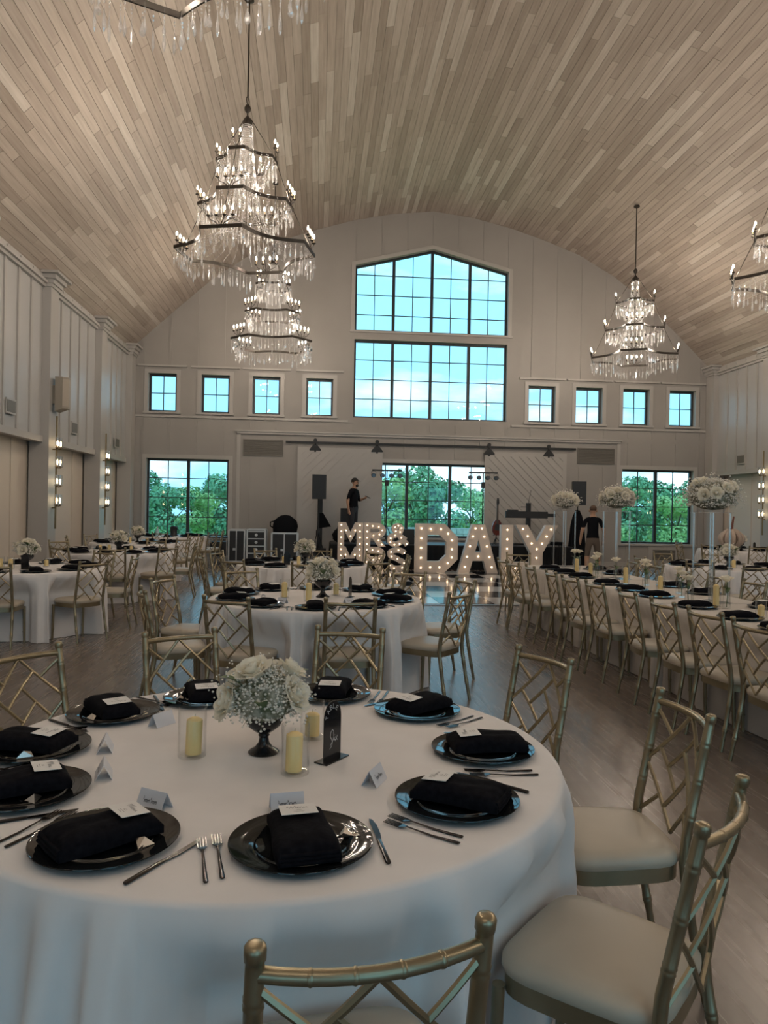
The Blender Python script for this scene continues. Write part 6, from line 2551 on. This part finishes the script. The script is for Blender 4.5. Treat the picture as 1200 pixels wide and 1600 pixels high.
pm = person('person', 'bearded man in black t-shirt and dark trousers on stage looking at phone', (0.96, 19.75, SZ), R(58), J, E_, rad, mf1, [M['skin'], M['black_cloth'], M['denim'], M['shoe']], 'pelvis')
hx = MB()
hx.ball((0, -0.030, 1.655), 0.099, 14, 10, 0.92)
hx.v = [(x * 0.93, y, max(z, 1.635 + 0.05 * (-y - 0.03) / 0.1 if y < -0.03 else 1.60)) for x, y, z in hx.v]
hx.build('cap', M['hair'], pm, True)
MB().add([(-0.06, -0.115, 1.665), (0.06, -0.115, 1.665), (0.045, -0.185, 1.650), (-0.045, -0.185, 1.650), (-0.06, -0.115, 1.673), (0.06, -0.115, 1.673), (0.045, -0.185, 1.658), (-0.045, -0.185, 1.658)],
         [(0, 3, 2, 1), (4, 5, 6, 7), (0, 1, 5, 4), (1, 2, 6, 5), (2, 3, 7, 6), (3, 0, 4, 7)]).build('cap_peak', M['hair'], pm)
MB().ball((0, -0.088, 1.535), 0.052, 12, 8, 0.95).build('beard', M['hair'], pm, True)
MB().tube([(0, -0.12, 1.62), (0, -0.145, 1.59), (0, -0.125, 1.58)], [0.010, 0.015, 0.010], 6).build('nose', M['skin'], pm, True)
for s_ in (-1, 1):
    MB().ball((s_ * 0.086, -0.02, 1.60), 0.022, 8, 6, 1.4).build('ear', M['skin'], pm, True)
    MB().ball((s_ * 0.032, -0.118, 1.618), 0.010, 8, 6).build('eye', M['hair'], pm, True)
MB().box(-0.02, 0.02, -0.137, -0.125, 1.548, 1.556).build('mouth', M['guitar'], pm)
a_ = R(58)
lx, ly = 0.05, -0.405
t = thing('smartphone', 'dark smartphone held by the man on stage', 'phone', (0.96 + lx * math.cos(a_) - ly * math.sin(a_), 19.75 + lx * math.sin(a_) + ly * math.cos(a_), SZ + 1.225), a_)
t.rotation_euler = (R(25), 0, a_)
MB().box(-0.037, 0.037, -0.075, 0.075, 0, 0.009).build('case', M['black_plastic'], t)
MB().box(-0.034, 0.034, -0.071, 0.071, 0.009, 0.0098).build('screen', M['black_gloss'], t)

# man by the right speaker, seen from behind
J, E_, rad = human([(-0.255, 0.02, 1.13), (-0.26, -0.04, 0.90), (-0.255, -0.06, 0.83)], [(0.26, 0.01, 1.13), (0.285, -0.03, 0.91), (0.29, -0.05, 0.84)], 0.02, 0.13)


def mf2(c):
    ax = abs(c.x)
    if c.z < 0.10:
        return 3
    if c.z > 1.455:
        return 0
    if ax > 0.19 and c.z < 1.20:
        return 0
    if c.z < 0.52:
        return 0
    if c.z < 0.95 and ax < 0.20:
        return 2
    return 1


pm = person('person', 'man in black t-shirt and grey brown shorts standing back turned', (6.60, 17.15, 0), R(180 - 8), J, E_, rad, mf2, [M['skin'], M['black_cloth'], M['shorts'], M['shoe']], 'pelvis')
hm = MB().ball((0, -0.020, 1.655), 0.088, 14, 10, 0.95)
hm.v = [(x * 0.95, y * 1.05 + 0.005, max(z, 1.61 if y > -0.03 else 1.675)) for x, y, z in hm.v]
hm.build('cropped_hair', mat('brown_cropped_hair', (0.10, 0.06, 0.04), 0.8), pm, True)
for s_ in (-1, 1):
    MB().ball((s_ * 0.086, -0.03, 1.60), 0.022, 8, 6, 1.4).build('ear', M['skin'], pm, True)
    MB().ball((s_ * 0.032, -0.125, 1.618), 0.010, 8, 6).build('eye', M['hair'], pm, True)
MB().tube([(0, -0.125, 1.62), (0, -0.15, 1.585), (0, -0.13, 1.575)], [0.010, 0.015, 0.010], 6).build('nose', M['skin'], pm, True)
MB().box(-0.02, 0.02, -0.137, -0.12, 1.535, 1.543).build('mouth', M['guitar'], pm)
